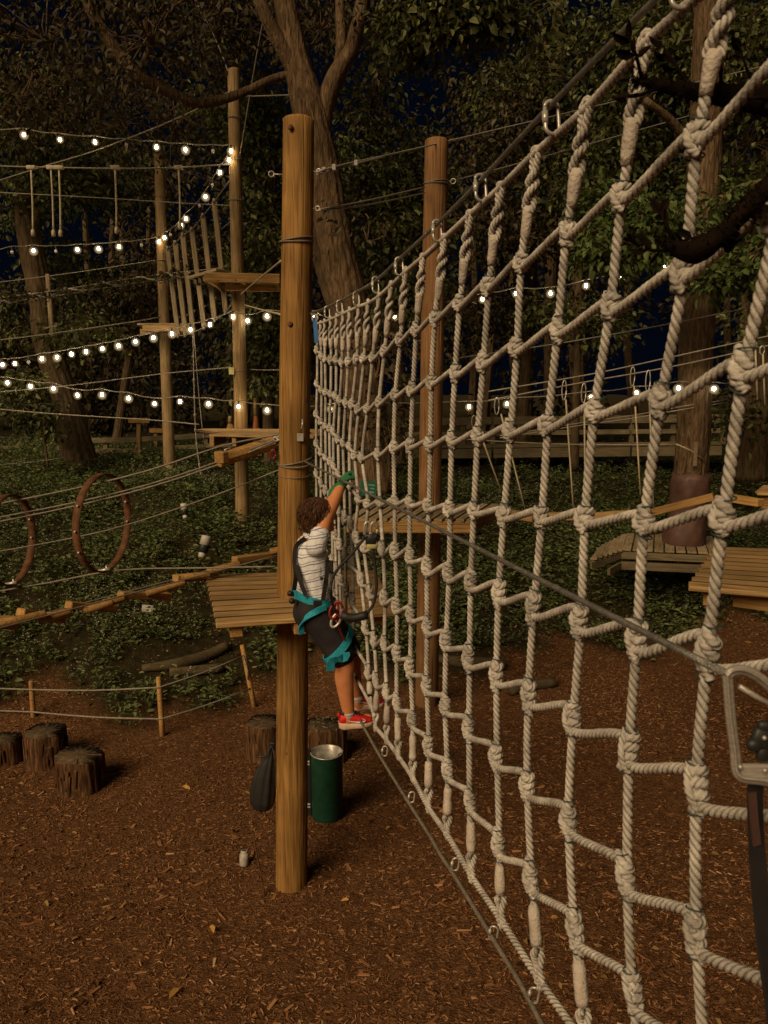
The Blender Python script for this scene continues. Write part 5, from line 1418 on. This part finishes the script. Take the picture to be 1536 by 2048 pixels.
# white jar, hooked rod
jr = thing("jar", PZ(488, 1732, 0), "small pale jar lying open on the wood chips", "jar")
c = PZ(488, 1732, 0.0)
Vj, Qj, Tj = lathe([(.030, 0), (.046, .01), (.048, .10), (.044, .125), (.030, .135)], 18)
tl = Matrix.Translation(Vector(c)) @ Matrix.Rotation(-.25, 4, "X") @ Matrix.Scale(.86, 4)
part("body", xf((Vj, Qj, Tj), tl), M_WHITE, jr)
part("neck", xf(lathe([(.034, .130), (.036, .134), (.036, .155), (.024, .157), (.022, .14)], 18), tl), M_WHITE, jr)
part("opening", xf(lathe([(.023, .1565), (.001, .1568)], 14), tl), M_DARK, jr)
rd = thing("hooked_rod", PZ(530, 1795, 0), "thin dark hooked metal rod standing in chips beside the jar", "rod")
b = PZ(530, 1795, 0); Yr = b[1] + .05
part("rod", tube([b, PY(520, 1740, Yr), PY(510, 1690, Yr), PY(507, 1668, Yr), PY(500, 1662, Yr), PY(494, 1668, Yr)], .007, 6, .02), M_STUMPB, rd)

# fallen logs
def flog(label, pts, r):
    t = thing("fallen_log", PY(*pts[0]), label, "log")
    P = [PT(p[0], p[1] + 8) + (0, 0, .07) for p in pts]
    part("stem", tube(P, r, 12, .12), M_LOG, t)
    return t
flog("long curved fallen log lying on the bank above the rope fence", [(284, 1338, 11.2), (350, 1330, 11.2), (410, 1314, 11.3), (456, 1292, 11.4)], [.05, .085, .085, .075])
flog("short fallen log just below the long curved one", [(340, 1346, 10.9), (400, 1342, 10.9), (446, 1336, 10.9)], [.06, .075, .07])
flog("fallen log at the foot of the bank behind the brown pole and net", [(872, 1318, 11.0), (930, 1326, 11.2), (990, 1330, 11.5), (1010, 1332, 11.7)], [.06, .10, .10, .08])
flog("low mossy log at edge of mulch behind the net centre", [(1020, 1384, 11.2), (1060, 1372, 11.6), (1110, 1366, 12)], [.06, .09, .07])

# ground spotlights and small plates on the bank
def spot(px, py, Y, s, label, ang):
    c = PY(px, py, Y)
    t = thing("ground_light", c - (0, 0, .12 * s), label, "ground light")
    Mx = Matrix.Translation(Vector(c)) @ Matrix.Rotation(ang, 4, "Y") @ Matrix.Rotation(-.3, 4, "X") @ Matrix.Scale(s, 4)
    part("cowl", xf(lathe([(.045, -.10), (.06, -.09), (.06, .04), (.05, .05)], 16), Mx), M_DARK, t)
    part("sleeve", xf(lathe([(.063, .0), (.063, .11), (.058, .115), (.04, .112)], 16), Mx), M_WHITE, t)
    part("foot", xf(lathe([(.03, -.16), (.045, -.15), (.045, -.10), (.03, -.095)], 12), Mx), M_WHITE, t)
    part("bracket", tube([c + (.02, 0, -.05), c + (.12 * s, .06, -.02), c + (.16 * s, .1, -.15 * s)], .015 * s, 6), M_DARK, t)
spot(409, 1090, 12.6, 1.35, "nearer black and white spotlight on the bank path", .22)
spot(369, 1020, 13.8, 1.0, "smaller farther spotlight on the bank, above the other", -.15)
t = thing("marker_plate", PY(295, 1217, 11.6), "small pale marker plate in the undergrowth below the stepping bridge", "plate")
part("plate", box_geom((.17, .02, .11), Matrix.Translation(Vector(PY(295, 1217, 11.6))) @ Matrix.Rotation(.1, 4, "Y")), M_WHITE, t, False)
part("stake", tube([PY(295, 1222, 11.62), PY(296, 1262, 11.6)], .015, 6), M_DARK, t)
sg = thing("sign", PY(737, 978, 12.4), "green notice sign with white text lines behind the net", "sign")
part("panel", box_geom((.26, .02, .24), Matrix.Translation(Vector(PY(737, 977, 12.4)))), M_SIGNG, sg, False)
for k, (w, dx) in enumerate(((.10, .02), (.06, .03), (.09, .01), (.05, .04))):
    part("text_line", box_geom((w, .006, .012), Matrix.Translation(Vector(PY(741, 970 + k * 7, 12.4) + (dx, -.014, 0))) @ Matrix.Rotation(.12, 4, "Y"), .001), M_WHITE, sg, False)
part("post", tube([PY(737, 990, 12.43), PY(738, 1040, 12.4)], .03, 6), M_PLANKG, sg)
def marker(px, top, bot, Y, m1, m2, label, w=.2):
    w *= .7
    t = thing("marker_cone", PY(px, bot, Y), label, "cone")
    h = float(PY(px, top, Y)[2] - PY(px, bot, Y)[2]); b = PY(px, bot, Y)
    part("body", xf(lathe([(w * .9, 0), (w * .9, .04), (w * .6, .06), (w * .32, h * .55)], 12), Matrix.Translation(Vector(b))), m1, t)
    part("post", xf(lathe([(w * .36, h * .5), (w * .30, h), (w * .2, h + .02)], 10), Matrix.Translation(Vector(b))), m2, t)
marker(512, 798, 866, 17, M_ORANGE, M_PLANK, "slim wooden marker with orange cone base right of tall pole", .17)
marker(461, 834, 862, 16.5, M_PLANKO, M_PLANK, "small brown cone-shaped block left of tall pole on plank platform", .2)
t = thing("sling", PY(633, 660, 5.8), "blue webbing sling at the pole end of the net's upper edge", "sling")
part("webbing", ribbon([PY(629, 634, 5.9), PY(631, 655, 5.85), PY(633, 686, 5.82)], (1, 0, 0), .030, .006), M_BLUE, t, False)
part("ring", tube([PY(622, 628, 5.85), PY(630, 632, 5.85), PY(634, 645, 5.85)], .006, 6, .01), M_ZINC, t)
# fallen yellow leaves lying on the chips
LEAF = None
for px, py, s, lab in ((372, 1576, .13, "curled yellow leaf on chips midway between stumps and black bag"), (422, 1858, .12, "large yellow leaf on open chips below the pale jar"), (348, 1985, .10, "yellow leaf nearest the bottom edge of the picture"),
                  (776, 1655, .06, "tiny yellow leaf on chips just right of green bin"), (1128, 1664, .09, "yellow leaf seen through the lower middle of the net"), (1110, 1835, .08, "yellow leaf under the net's lower right meshes"),
                  (890, 1800, .07, "yellow leaf left of the dark cable under the net"), (494, 1585, .08, "yellow leaf just left of the black drawstring bag"), (1290, 1645, .07, "yellow leaf seen through net near the black strap"), (690, 1800, .07, "yellow leaf on chips right of the main pole's foot")):
    if LEAF is None:
        g = leaves(np.zeros((1, 3)), np.array([[1.0, 0, 0.05]]), np.array([[0, 0.15, 1.0]]), np.ones(1), np.array([.5]), .25)
        LEAF = make_mesh("fallen_leaf", [((g[0] - (.5, 0, 0), g[1], g[2]), 0)], M_DRYLEAF, False)
    p = PZ(px, py, .025)
    o = put("fallen_leaf", LEAF, None, Matrix.Translation(Vector(p)) @ Matrix.Rotation(RNG.uniform(0, 6), 4, "Z") @ Matrix.Rotation(RNG.uniform(-.3, .3), 4, "X") @ Matrix.Scale(s, 4))
    tag(o, lab, "leaf", "yellow leaves on the wood chips")
# ================================================================ the climbing child
def remesh(name, geoms, vox, mat, parent, smooth=6, org=None):
    """unite overlapping closed pieces into one continuous surface"""
    me = make_mesh(name, [(g, 0) for g in geoms], mat)
    o = bpy.data.objects.new(name + "_src", me); COL.objects.link(o)
    m = o.modifiers.new("r", "REMESH"); m.mode = "VOXEL"; m.voxel_size = vox; m.use_smooth_shade = True
    if smooth:
        s = o.modifiers.new("s", "SMOOTH"); s.factor = .5; s.iterations = smooth
    dg = bpy.context.evaluated_depsgraph_get()
    ev = o.evaluated_get(dg)
    res = bpy.data.meshes.new_from_object(ev)
    bpy.data.objects.remove(o); bpy.data.meshes.remove(me)
    res.name = name
    org = np.array(wmat(parent).translation)
    res.transform(Matrix.Translation(Vector(-org)))
    res.polygons.foreach_set("use_smooth", np.ones(len(res.polygons), bool))
    res.materials.clear(); res.materials.append(mat)
    return put(name, res, parent, Matrix.Translation(Vector(org)))
def chain(pts, rad, sides=14):
    P = np.array(pts, float); out = [tube(P, rad, sides, .02)]
    for p, r in zip(P, rad): out.append(ball(p, r, 14, 9))
    return out
def skin_mat():
    m, n, l, b = new_mat("skin", .55, 0, .3)
    nz = n.new("ShaderNodeTexNoise"); nz.inputs["Scale"].default_value = 22; nz.inputs["Detail"].default_value = 4
    tc = n.new("ShaderNodeTexCoord"); l.new(tc.outputs["Object"], nz.inputs["Vector"])
    rp = ramp(n, [(.3, (.50, .19, .078)), (.7, (.58, .24, .105))]); l.new(nz.outputs["Fac"], rp.inputs[0])
    l.new(rp.outputs[0], b.inputs["Base Color"])
    b.inputs["Subsurface Weight"].default_value = .08; b.inputs["Subsurface Radius"].default_value = (.01, .004, .002)
    return m
M_SKIN = skin_mat()
M_HAIR = noisy("brown_hair", (.025, .010, .004), (.075, .030, .011), 40, (1, 1, 1), .6, 0, .9, 90, 6, .3, (.13, .055, .022), bstretch=(1.5, 1.5, .5))
def shirt_mat():
    m, n, l, b = new_mat("striped_shirt", .85, 0, .15)
    tc = n.new("ShaderNodeTexCoord"); sp = n.new("ShaderNodeSeparateXYZ"); l.new(tc.outputs["Object"], sp.inputs[0])
    nz = n.new("ShaderNodeTexNoise"); nz.inputs["Scale"].default_value = 9; l.new(tc.outputs["Object"], nz.inputs["Vector"])
    def mth(op, a, bb=None, c=None):
        q = n.new("ShaderNodeMath"); q.operation = op
        for k, v in enumerate((a, bb, c)):
            if v is None: continue
            if isinstance(v, (int, float)): q.inputs[k].default_value = v
            else: l.new(v, q.inputs[k])
        return q.outputs[0]
    h = mth("ADD", sp.outputs["Z"], mth("MULTIPLY", mth("SUBTRACT", nz.outputs["Fac"], .5), .03))
    h = mth("ADD", h, mth("MULTIPLY", sp.outputs["X"], -.22))
    f = mth("FRACT", mth("MULTIPLY", h, 21.0))
    line = mth("MAXIMUM", mth("LESS_THAN", mth("ABSOLUTE", mth("SUBTRACT", f, .28)), .06), mth("LESS_THAN", mth("ABSOLUTE", mth("SUBTRACT", f, .58)), .04))
    mx = n.new("ShaderNodeMix"); mx.data_type = "RGBA"; l.new(line, mx.inputs[0])
    base = ramp(n, [(.3, (.66, .66, .69)), (.7, (.76, .76, .79))]); l.new(nz.outputs["Fac"], base.inputs[0])
    l.new(base.outputs[0], mx.inputs[6]); mx.inputs[7].default_value = (.17, .19, .31, 1)
    l.new(mx.outputs[2], b.inputs["Base Color"])
    n2 = n.new("ShaderNodeTexNoise"); n2.inputs["Scale"].default_value = 14; n2.inputs["Detail"].default_value = 3; n2.inputs["Distortion"].default_value = 1.0
    l.new(tc.outputs["Object"], n2.inputs["Vector"])
    bp = n.new("ShaderNodeBump"); bp.inputs["Strength"].default_value = .55; bp.inputs["Distance"].default_value = .02
    l.new(n2.outputs["Fac"], bp.inputs["Height"]); l.new(bp.outputs[0], b.inputs["Normal"])
    return m
M_SHIRT = shirt_mat()
M_SHORTS = noisy("charcoal_shorts", (.014, .012, .014), (.026, .022, .024), 12, rough=.85, bump=.6, bscale=7)
M_GLOVE = noisy("green_glove", (.025, .13, .055), (.04, .19, .085), 70, rough=.85, bump=.5, bscale=200)
M_PALM = plain("grey_glove_palm", (.07, .055, .06), .8)
M_SHOE = noisy("red_shoe_mesh", (.46, .012, .010), (.62, .025, .018), 50, rough=.55, bump=.3, bscale=160)
M_SOLE = plain("shoe_sole", (.62, .45, .34), .6)
M_LOGO = plain("white_shoe_mark", (.75, .72, .68), .5)
M_BUCKLE = plain("buckle_steel", (.45, .43, .40), .35, .8)

Yc = 4.28
kid = thing("person", PY(715, 1455, Yc), "child in striped shirt, shorts and teal harness climbing the net beside the main pole", "person")
F = unit((.94, .34, 0)); Rt = unit((.34, -.94, 0)); U = np.array((0, 0, 1.0))      # facing, the child's right, up
pel, che, nek, hed = PY(628, 1212, Yc), PY(621, 1112, Yc), PY(622, 1070, Yc), PY(637, 1036, Yc)
rs, re_, rw, rh = PY(632, 1092, Yc - .12), PY(653, 1034, Yc - .04), PY(683, 970, Yc + .10), PY(699, 938, Yc + .16)
ls, le, lw, lh = PY(622, 1088, Yc + .13), PY(650, 1034, Yc + .30), PY(665, 992, Yc + .46), PY(673, 966, Yc + .54)
rhip, rk, ra = PY(634, 1224, Yc - .075), PY(689, 1322, Yc - .10), PY(697, 1424, Yc - .09)
lhip, lk, la = PY(634, 1220, Yc + .085), PY(704, 1308, Yc + .10), PY(716, 1394, Yc + .13)
G = []
for s in (-1, 0, 1):
    G += chain([pel + Rt * .045 * s, (pel + che) / 2 + Rt * .04 * s, che + Rt * .05 * s, che + Rt * .055 * s + U * .06], [.082, .076, .080, .062])
G += chain([che + U * .06, nek, hed - U * .02], [.055, .040, .042])
G += chain([rs, (rs + re_) / 2, re_, (re_ * .6 + rw * .4), rw], [.047, .045, .040, .039, .027])
G += chain([ls, (ls + le) / 2, le, (le * .6 + lw * .4), lw], [.046, .042, .036, .036, .024])
G += chain([rhip, (rhip + rk) / 2, rk, rk * .66 + ra * .34 - F * .010, ra], [.078, .066, .055, .055, .036])
G += chain([lhip, (lhip + lk) / 2, lk, lk * .66 + la * .34 - F * .010, la], [.078, .066, .052, .050, .033])
G += chain([ra, ra - U * .05, ra - U * .055 + F * .12], [.034, .034, .026]); G += chain([la, la - U * .05, la - U * .055 + F * .12], [.034, .034, .026])
# head: skull, jaw, nose, ears, chin; the face looks at the net, away from the viewer
hf = unit(F + Rt * -.25 + U * .08); hr = unit(np.cross(hf, U)); hu = np.cross(hr, hf)
def hp_(f, r, u): return hed + hf * f + hr * r + hu * u
Mh = basis(hed, hf, np.cross(hu, hf), hu)
G.append(xf(ball((0, 0, .012), (.098, .078, .098), 22, 14), Mh))
G.append(xf(ball((.035, 0, -.045), (.056, .056, .055), 18, 12), Mh))
G += chain([hp_(.088, 0, .012), hp_(.108, 0, -.018)], [.010, .013])
for s in (-1, 1):
    G.append(xf(ball((-.005, s * .080, -.012), (.022, .011, .030), 10, 8), Mh))
    G.append(xf(ball((.078, s * .032, .022), (.018, .022, .008), 10, 8), Mh))
G.append(xf(ball((.088, 0, -.056), (.012, .024, .007), 10, 8), Mh)); G.append(xf(ball((.080, 0, -.078), (.016, .02, .014), 10, 8), Mh))
def hand(w, h, thumb_side, curl=1.0, gr=1.0):
    """palm with four unequal curled fingers and a thumb closing on the rope"""
    d = unit(h - w); n = unit(F - d * np.dot(F, d)); s = np.cross(d, n)        # n = palm side, towards the net
    out = chain([w, w + d * .03], [.024 * gr, .026 * gr])
    for q in (-1, 0, 1): out += chain([w + d * .02 + s * .016 * q, w + d * .062 + s * .019 * q], [.018 * gr, .0155 * gr])
    for k, L in enumerate((.050, .058, .054, .042)):
        o = w + d * .066 + s * (.027 - .018 * k)
        p1 = o + d * L * .5 + n * .010; p2 = p1 + d * L * .12 + n * L * .48; p3 = p2 - d * L * .30 + n * L * .12
        out += chain([o, p1, p2, p3], [.0105 * gr, .0098 * gr, .0090 * gr, .0075 * gr], 8)
    o = w + d * .022 + s * .022 * thumb_side
    p1 = o + d * .022 + s * .020 * thumb_side + n * .016; p2 = p1 + d * .016 + n * .026 - s * .006 * thumb_side
    out += chain([o, p1, p2], [.0135 * gr, .0115 * gr, .0095 * gr], 8)
    return out
G += hand(rw, rh, -1, gr=.88); G += hand(lw, lh, 1, gr=.88)
body = remesh("body", G, .0062, M_SKIN, kid, 5)
for s in (-1, 1):
    part("eye", xf(ball((.083, s * .031, .010), .0095, 10, 8), Mh), M_LOGO, body)
    part("eyebrow", xf(tube([(.090, s * .018, .028), (.086, s * .045, .029)], .004, 6), Mh), M_HAIR, body)
part("lips", xf(ball((.098, 0, -.056), (.006, .02, .005), 10, 6), Mh), M_PAD, body)
# hair: cap plus ruffled tufts
H = [xf(ball((-.014, 0, .026), (.102, .086, .095), 22, 14), Mh), xf(ball((-.052, 0, -.024), (.058, .074, .056), 16, 10), Mh)]
rg = np.random.default_rng(4)
for k in range(16):
    v = rg.normal(size=3); v /= np.linalg.norm(v)
    if v[0] > .25 and v[2] < .45: continue
    if v[2] < -.55: continue
    p = np.array((-.014, 0, .022)) + v * (.096, .080, .089)
    d = unit(np.array((-.25 + .6 * max(v[0], 0), v[1] * .4, -.85)) + v * .05 + rg.normal(0, .10, 3))
    L = rg.uniform(.02, .034)
    q = np.array([p, p + d * L * .6 + v * .004, p + d * L])
    H += [xf(tube(q, [.0075, .007, .0025], 6), Mh)]
H.append(xf(tube([(-.09, .01, -.03), (-.118, .012, -.042), (-.128, .012, -.034)], [.02, .014, .005], 8), Mh))
remesh("hair", H, .0055, M_HAIR, kid, 3)
q_ = []
for k in range(1300):
    v = rg.normal(size=3); v /= np.linalg.norm(v)
    if (v[0] > .3 and v[2] < .4) or v[2] < -.6: continue
    p = np.array((-.014, 0, .022)) + v * np.array((.104, .088, .097)) * rg.uniform(.97, 1.03)
    d = np.array((-.25 + .7 * max(v[0], 0), v[1] * .4, -.85)) + rg.normal(0, .28, 3); d -= v * np.dot(d, v) * .9; d = unit(d)
    L = rg.uniform(.025, .055)
    q_.append(xf(tube([p, p + d * L * .5 + v * .004, p + d * L - v * .004 * rg.uniform(-1, 1)], [.0022, .0018, .0006], 4), Mh))
part("hair_strands", q_, M_HAIR, kid)["kind"] = "stuff"
# shirt with short sleeves and open collar
S = []
hem = pel + U * .045
for s in (-1, -.5, 0, .5, 1):
    S += chain([hem + Rt * .052 * s + F * .004, (pel + che) / 2 + Rt * .050 * s + F * .004, che + Rt * .052 * s, che + Rt * .058 * s + U * .050], [.096, .088, .090, .068])
S += chain([che + U * .055, nek - U * .012], [.066, .050])
S += chain([rs - U * .005, rs * .60 + re_ * .40], [.058, .054]); S += chain([ls - U * .005, ls * .60 + le * .40], [.058, .054])
shirt = remesh("shirt", S, .0075, M_SHIRT, kid, 4)
part("sleeve_hem", tube([rs * .585 + re_ * .415 + .054 * (math.cos(a) * unit(np.cross(re_ - rs, U)) + math.sin(a) * unit(np.cross(re_ - rs, np.cross(re_ - rs, U)))) for a in np.linspace(0, 2 * np.pi, 21)], .005, 6), M_SHIRT, shirt)
aa = np.linspace(0, 2 * np.pi, 25)
part("collar", tube(nek + U * -.006 + np.stack([.053 * np.cos(aa), .053 * np.sin(aa), .012 * np.sin(aa * 1 + 2)], -1), .009, 7), M_SHIRT, shirt)
part("pocket_button", ball(PY(643, 1157, Yc - .165), .010, 9, 6), M_DARK, shirt)
# shorts
T_ = []
for s in (-1, 0, 1): T_ += chain([pel + Rt * .05 * s + U * .02, pel + Rt * .05 * s - U * .05 - F * .01], [.098, .104])
kr = rhip + (rk - rhip) * .86; kl = lhip + (lk - lhip) * .86
T_ += chain([rhip - F * .012, (rhip + kr) / 2, kr], [.104, .094, .082]); T_ += chain([lhip - F * .012, (lhip + kl) / 2, kl], [.100, .090, .080])
shorts = remesh("shorts", T_, .0075, M_SHORTS, kid, 3)
# harness
hn = part("harness_belt", ribbon([pel + U * .055 + F * (.120 * math.cos(a)) + Rt * (.158 * math.sin(a)) - U * .035 * math.cos(a) for a in np.linspace(0, 2 * np.pi, 25)[:-1]], U, .044, .008, .02, True), M_TEAL, kid, False)
part("buckle", box_geom((.05, .012, .055), Matrix.Translation(Vector(pel + U * .050 + Rt * .158 - F * .02)) @ Matrix.Rotation(.35, 4, "Z")), M_BLACK, hn, False)
part("strap_end", [tube([pel + U * .09 - F * .13 + Rt * .02, pel + U * .095 - F * .155 + Rt * .02], .016, 8), ball(pel + U * .05 - F * .135 + Rt * .03, .018, 8, 6)], M_DARK, hn)
def loop_round(c, axis, rx, ry, w, th, tilt, n=25):
    ax_ = unit(axis); e1 = unit(F - ax_ * np.dot(F, ax_)); e2 = np.cross(ax_, e1)
    return ribbon([c + e1 * rx * math.cos(a) + e2 * ry * math.sin(a) + ax_ * tilt * math.cos(a) for a in np.linspace(0, 2 * np.pi, n)[:-1]], ax_, w, th, .02, True)
leg_r = part("leg_loop", loop_round(rhip + (rk - rhip) * .74, rk - rhip, .096, .094, .042, .007, -.03), M_TEAL, kid, False)
part("leg_loop", loop_round(lhip + (lk - lhip) * .70, lk - lhip, .094, .090, .042, .007, -.03), M_TEAL, kid, False)
part("strap_tail", ribbon([rhip + (rk - rhip) * .72 + Rt * .100 + F * .02, rhip + (rk - rhip) * .80 + Rt * .110, PY(664, 1322, Yc - .22), PY(661, 1341, Yc - .215)], F, .046, .006), M_TEAL, leg_r, False)
hip_s = part("hip_strap", ribbon([PY(652, 1214, Yc - .17), PY(630, 1224, Yc - .195), PY(609, 1238, Yc - .185), PY(602, 1252, Yc - .16), PY(603, 1268, Yc - .15)], U + F * .7, .034, .007), M_TEAL, kid, False)
for dy, pts in ((1, [PY(588, 1180, Yc - .115), PY(592, 1150, Yc - .135), PY(589, 1120, Yc - .10), PY(593, 1092, Yc - .06), PY(610, 1076, Yc - .09)]), (2, [PY(612, 1192, Yc - .165), PY(600, 1160, Yc - .15), PY(592, 1130, Yc - .12)]), (3, [PY(646, 1200, Yc - .15), PY(652, 1160, Yc - .13), PY(657, 1120, Yc - .09)])):
    part("shoulder_strap", ribbon(pts, Rt, .008, .024, .02), M_BLACK, kid, False)
part("chest_buckle", [box_geom((.03, .03, .055), Matrix.Translation(Vector(PY(661, 1135, Yc - .09)))), box_geom((.02, .03, .02), Matrix.Translation(Vector(PY(663, 1125, Yc - .09))))], M_BLACK, kid, False)
part("chest_panel", box_geom((.05, .03, .12), Matrix.Translation(Vector(PY(660, 1165, Yc - .07))) @ Matrix.Rotation(.1, 4, "Y")), M_WHITE, kid, False)
# gloves
gl = remesh("glove", hand(rw + (rw - rh) * .02, rh, -1, gr=1.22) + chain([rw - unit(rh - rw) * .03, rw], [.031, .029]), .0052, M_GLOVE, kid, 2)
part("palm_pad", xf(ball((0, 0, 0), (.034, .026, .012), 12, 8), basis(rw + unit(rh - rw) * .05 + F * .022 + Rt * .01, unit(rh - rw), np.cross(F, unit(rh - rw)), F)), M_PALM, gl)
remesh("glove", hand(lw + (lw - lh) * .02, lh, 1, gr=1.22) + chain([lw - unit(lh - lw) * .05, lw], [.031, .029]), .0052, M_GLOVE, kid, 2)
# shoes
def shoe(heel, toe, parent, drop=0.0):
    x = unit(toe - heel); L = np.linalg.norm(toe - heel); y = unit(np.cross(U, x)); z = np.cross(x, y)
    M = basis(heel, x, y, z)
    st_ = np.linspace(0, 1, 26)
    half = np.interp(st_, [0, .04, .15, .45, .7, .9, .97, 1], [.018, .028, .034, .033, .042, .036, .022, .008])
    zb = np.interp(st_, [0, .1, .6, .85, 1], [.012, 0, 0, .006, .024])
    zt = np.interp(st_, [0, .1, .5, .8, 1], [.046, .044, .036, .032, .038])
    a = np.linspace(0, 2 * np.pi, 20, endpoint=False)
    sq = lambda v: np.sign(v) * np.abs(v) ** .45
    sole = np.array([[(s * L, h * sq(math.cos(t)), (b + tt) / 2 + (tt - b) / 2 * sq(math.sin(t))) for t in a] for s, h, b, tt in zip(st_, half * 1.06, zb, zt)])
    s_ = part("sole", xf(loft(sole), M), M_SOLE, parent)
    top = np.interp(st_, [0, .05, .18, .32, .45, .62, .8, .93, 1], [.060, .092, .098, .096, .090, .074, .060, .050, .036])
    up = np.array([[(s * L * .985 + .002, h * .98 * sq(math.cos(t)) * (1 - .35 * max(0, math.sin(t)) ** 2), tt * .8 + (tp - tt * .8) * (.5 + .5 * math.sin(t))) for t in a] for s, h, tt, tp in zip(st_, half, zt, top)])
    u_ = part("upper", xf(loft(up), M), M_SHOE, parent)
    part("shoe_collar", xf(loft(np.array([[(.035 + .033 * math.cos(t) + .01, .026 * math.sin(t), zz) for t in a] for zz in (.085, .107)])), M), M_BLACK, parent)
    part("tongue", xf(box_geom((.05, .034, .012), Matrix.Translation((.085, 0, .094)) @ Matrix.Rotation(.45, 4, "Y"), .005), M), M_BLACK, parent)
    g = []
    for k in range(4):
        xx = .088 + k * .014; zz = .098 - k * .0085
        g.append(tube([(xx, -.024, zz - .008), (xx + .003, 0, zz + .002), (xx, .024, zz - .008)], .003, 6, .01))
    part("laces", [xf(q, M) for q in g], M_BLACK, parent)
    part("heel_tab", xf(box_geom((.012, .03, .03), Matrix.Translation((.004, 0, .085)) @ Matrix.Rotation(-.2, 4, "Y"), .004), M), M_SHOE, parent)
    # pale curved tick on the side towards the viewer
    for sd in (-1, 1):
        ctr = [(.135, .064), (.150, .052), (.140, .044), (.110, .042), (.075, .049), (.048, .060)]
        P = spline([(px_, 0, pz_) for px_, pz_ in ctr], .004); w = np.interp(np.linspace(0, 1, len(P)), [0, .3, .5, 1], [.002, .009, .009, .0015])
        hw = np.interp(P[:, 0] / L, st_, half) * .99 + .0008
        P[:, 1] = sd * hw
        rings = np.stack([P + np.stack([0 * w, 0 * w, w / 2], -1) + (0, sd * .0025, 0), P - np.stack([0 * w, 0 * w, w / 2], -1) + (0, sd * .0025, 0), P - np.stack([0 * w, 0 * w, w / 2], -1) - (0, sd * .002, 0), P + np.stack([0 * w, 0 * w, w / 2], -1) - (0, sd * .002, 0)], 1)
        part("tick", xf(loft(rings), M), M_LOGO, parent)
    return u_
def kid_empty(name, loc):
    e = bpy.data.objects.new(name, None); COL.objects.link(e); e.parent = kid
    M = Matrix.Translation(Vector(loc)); e.matrix_basis = wmat(kid).inverted() @ M; WORLD[e.name] = M
    return e
r0_, r1_ = PY(678, 1458, Yc - .10), PY(752, 1449, Yc - .06)
def unitlen(a, b, L): return a, a + unit(b - a) * L
shoe(*unitlen(r0_, r1_, .205), kid_empty("shoe", r0_))
l0_, l1_ = PY(704, 1420, Yc + .13), PY(768, 1412, Yc + .17)
shoe(*unitlen(l0_, l1_, .200), kid_empty("shoe", l0_))
part("ankle_sock", chain([ra - U * .012, ra + U * .004], [.037, .036]), M_WHITE, kid); part("ankle_sock", chain([la - U * .012, la + U * .004], [.037, .036]), M_WHITE, kid)

# lanyard and pulley trolley running on the lifeline
ln = thing("lanyard", PY(742, 1070, 4.0), "dark looped lanyard with pulley trolley joining the child's harness to lifeline", "lanyard")
Yl = 3.55
part("left_cord", tube([PY(669, 1222, Yc - .18), PY(662, 1190, Yl), PY(664, 1160, Yl), PY(678, 1135, Yl), PY(700, 1112, Yl), PY(718, 1090, Yl), PY(732, 1072, Yl)], .0075, 7, .02), M_BLACK, ln)
part("right_cord", tube([PY(744, 1098, Yl), PY(750, 1130, Yl), PY(753, 1170, Yl), PY(748, 1205, Yl), PY(734, 1228, Yl)], .0075, 7, .02), M_BLACK, ln)
part("sleeve", tube([PY(682, 1230, Yl), PY(706, 1236, Yl), PY(735, 1229, Yl)], .021, 9, .03), M_BLACK, ln)
part("pulley", [box_geom((.05, .03, .05), Matrix.Translation(Vector(PY(742, 1078, Yl)))), ball(PY(733, 1073, Yl), .018, 9, 7), ball(PY(751, 1073, Yl), .018, 9, 7)], M_DARK, ln)
part("swivel", box_geom((.05, .026, .03), Matrix.Translation(Vector(PY(744, 1091, Yl)))), M_YELLOW, ln)
for x in (735, 748):
    aa = np.linspace(0, 2 * np.pi, 17)
    part("hook", tube(PY(x, 1058, Yl) + np.stack([.016 * np.cos(aa), .004 * np.cos(aa), .034 * np.sin(aa)], -1), .006, 7), M_ZINC, ln)
cb = thing("carabiner", PY(672, 1225, Yc - .2), "dark red carabiner pair clipped at the front of the child's harness", "carabiner")
for x, y, r in ((668, 1222, .3), (678, 1218, -.3), (672, 1240, .5)):
    aa = np.linspace(0, 2 * np.pi, 17)
    q = np.stack([.022 * np.cos(aa), .008 * np.sin(aa), .042 * np.sin(aa)], -1)
    c_, s_ = math.cos(r), math.sin(r)
    q = np.stack([q[:, 0] * c_ + q[:, 2] * s_, q[:, 1], q[:, 2] * c_ - q[:, 0] * s_], -1)
    part("ring", tube(PY(x, y, Yc - .20) + q, .0075, 7), M_REDD if x != 672 else M_ZINC, cb)
part("sling", tube([PY(672, 1240, Yc - .2), PY(684, 1270, Yc - .17), PY(700, 1300, Yc - .12), PY(712, 1306, Yc - .08)], .006, 6, .02), M_REDD, cb)
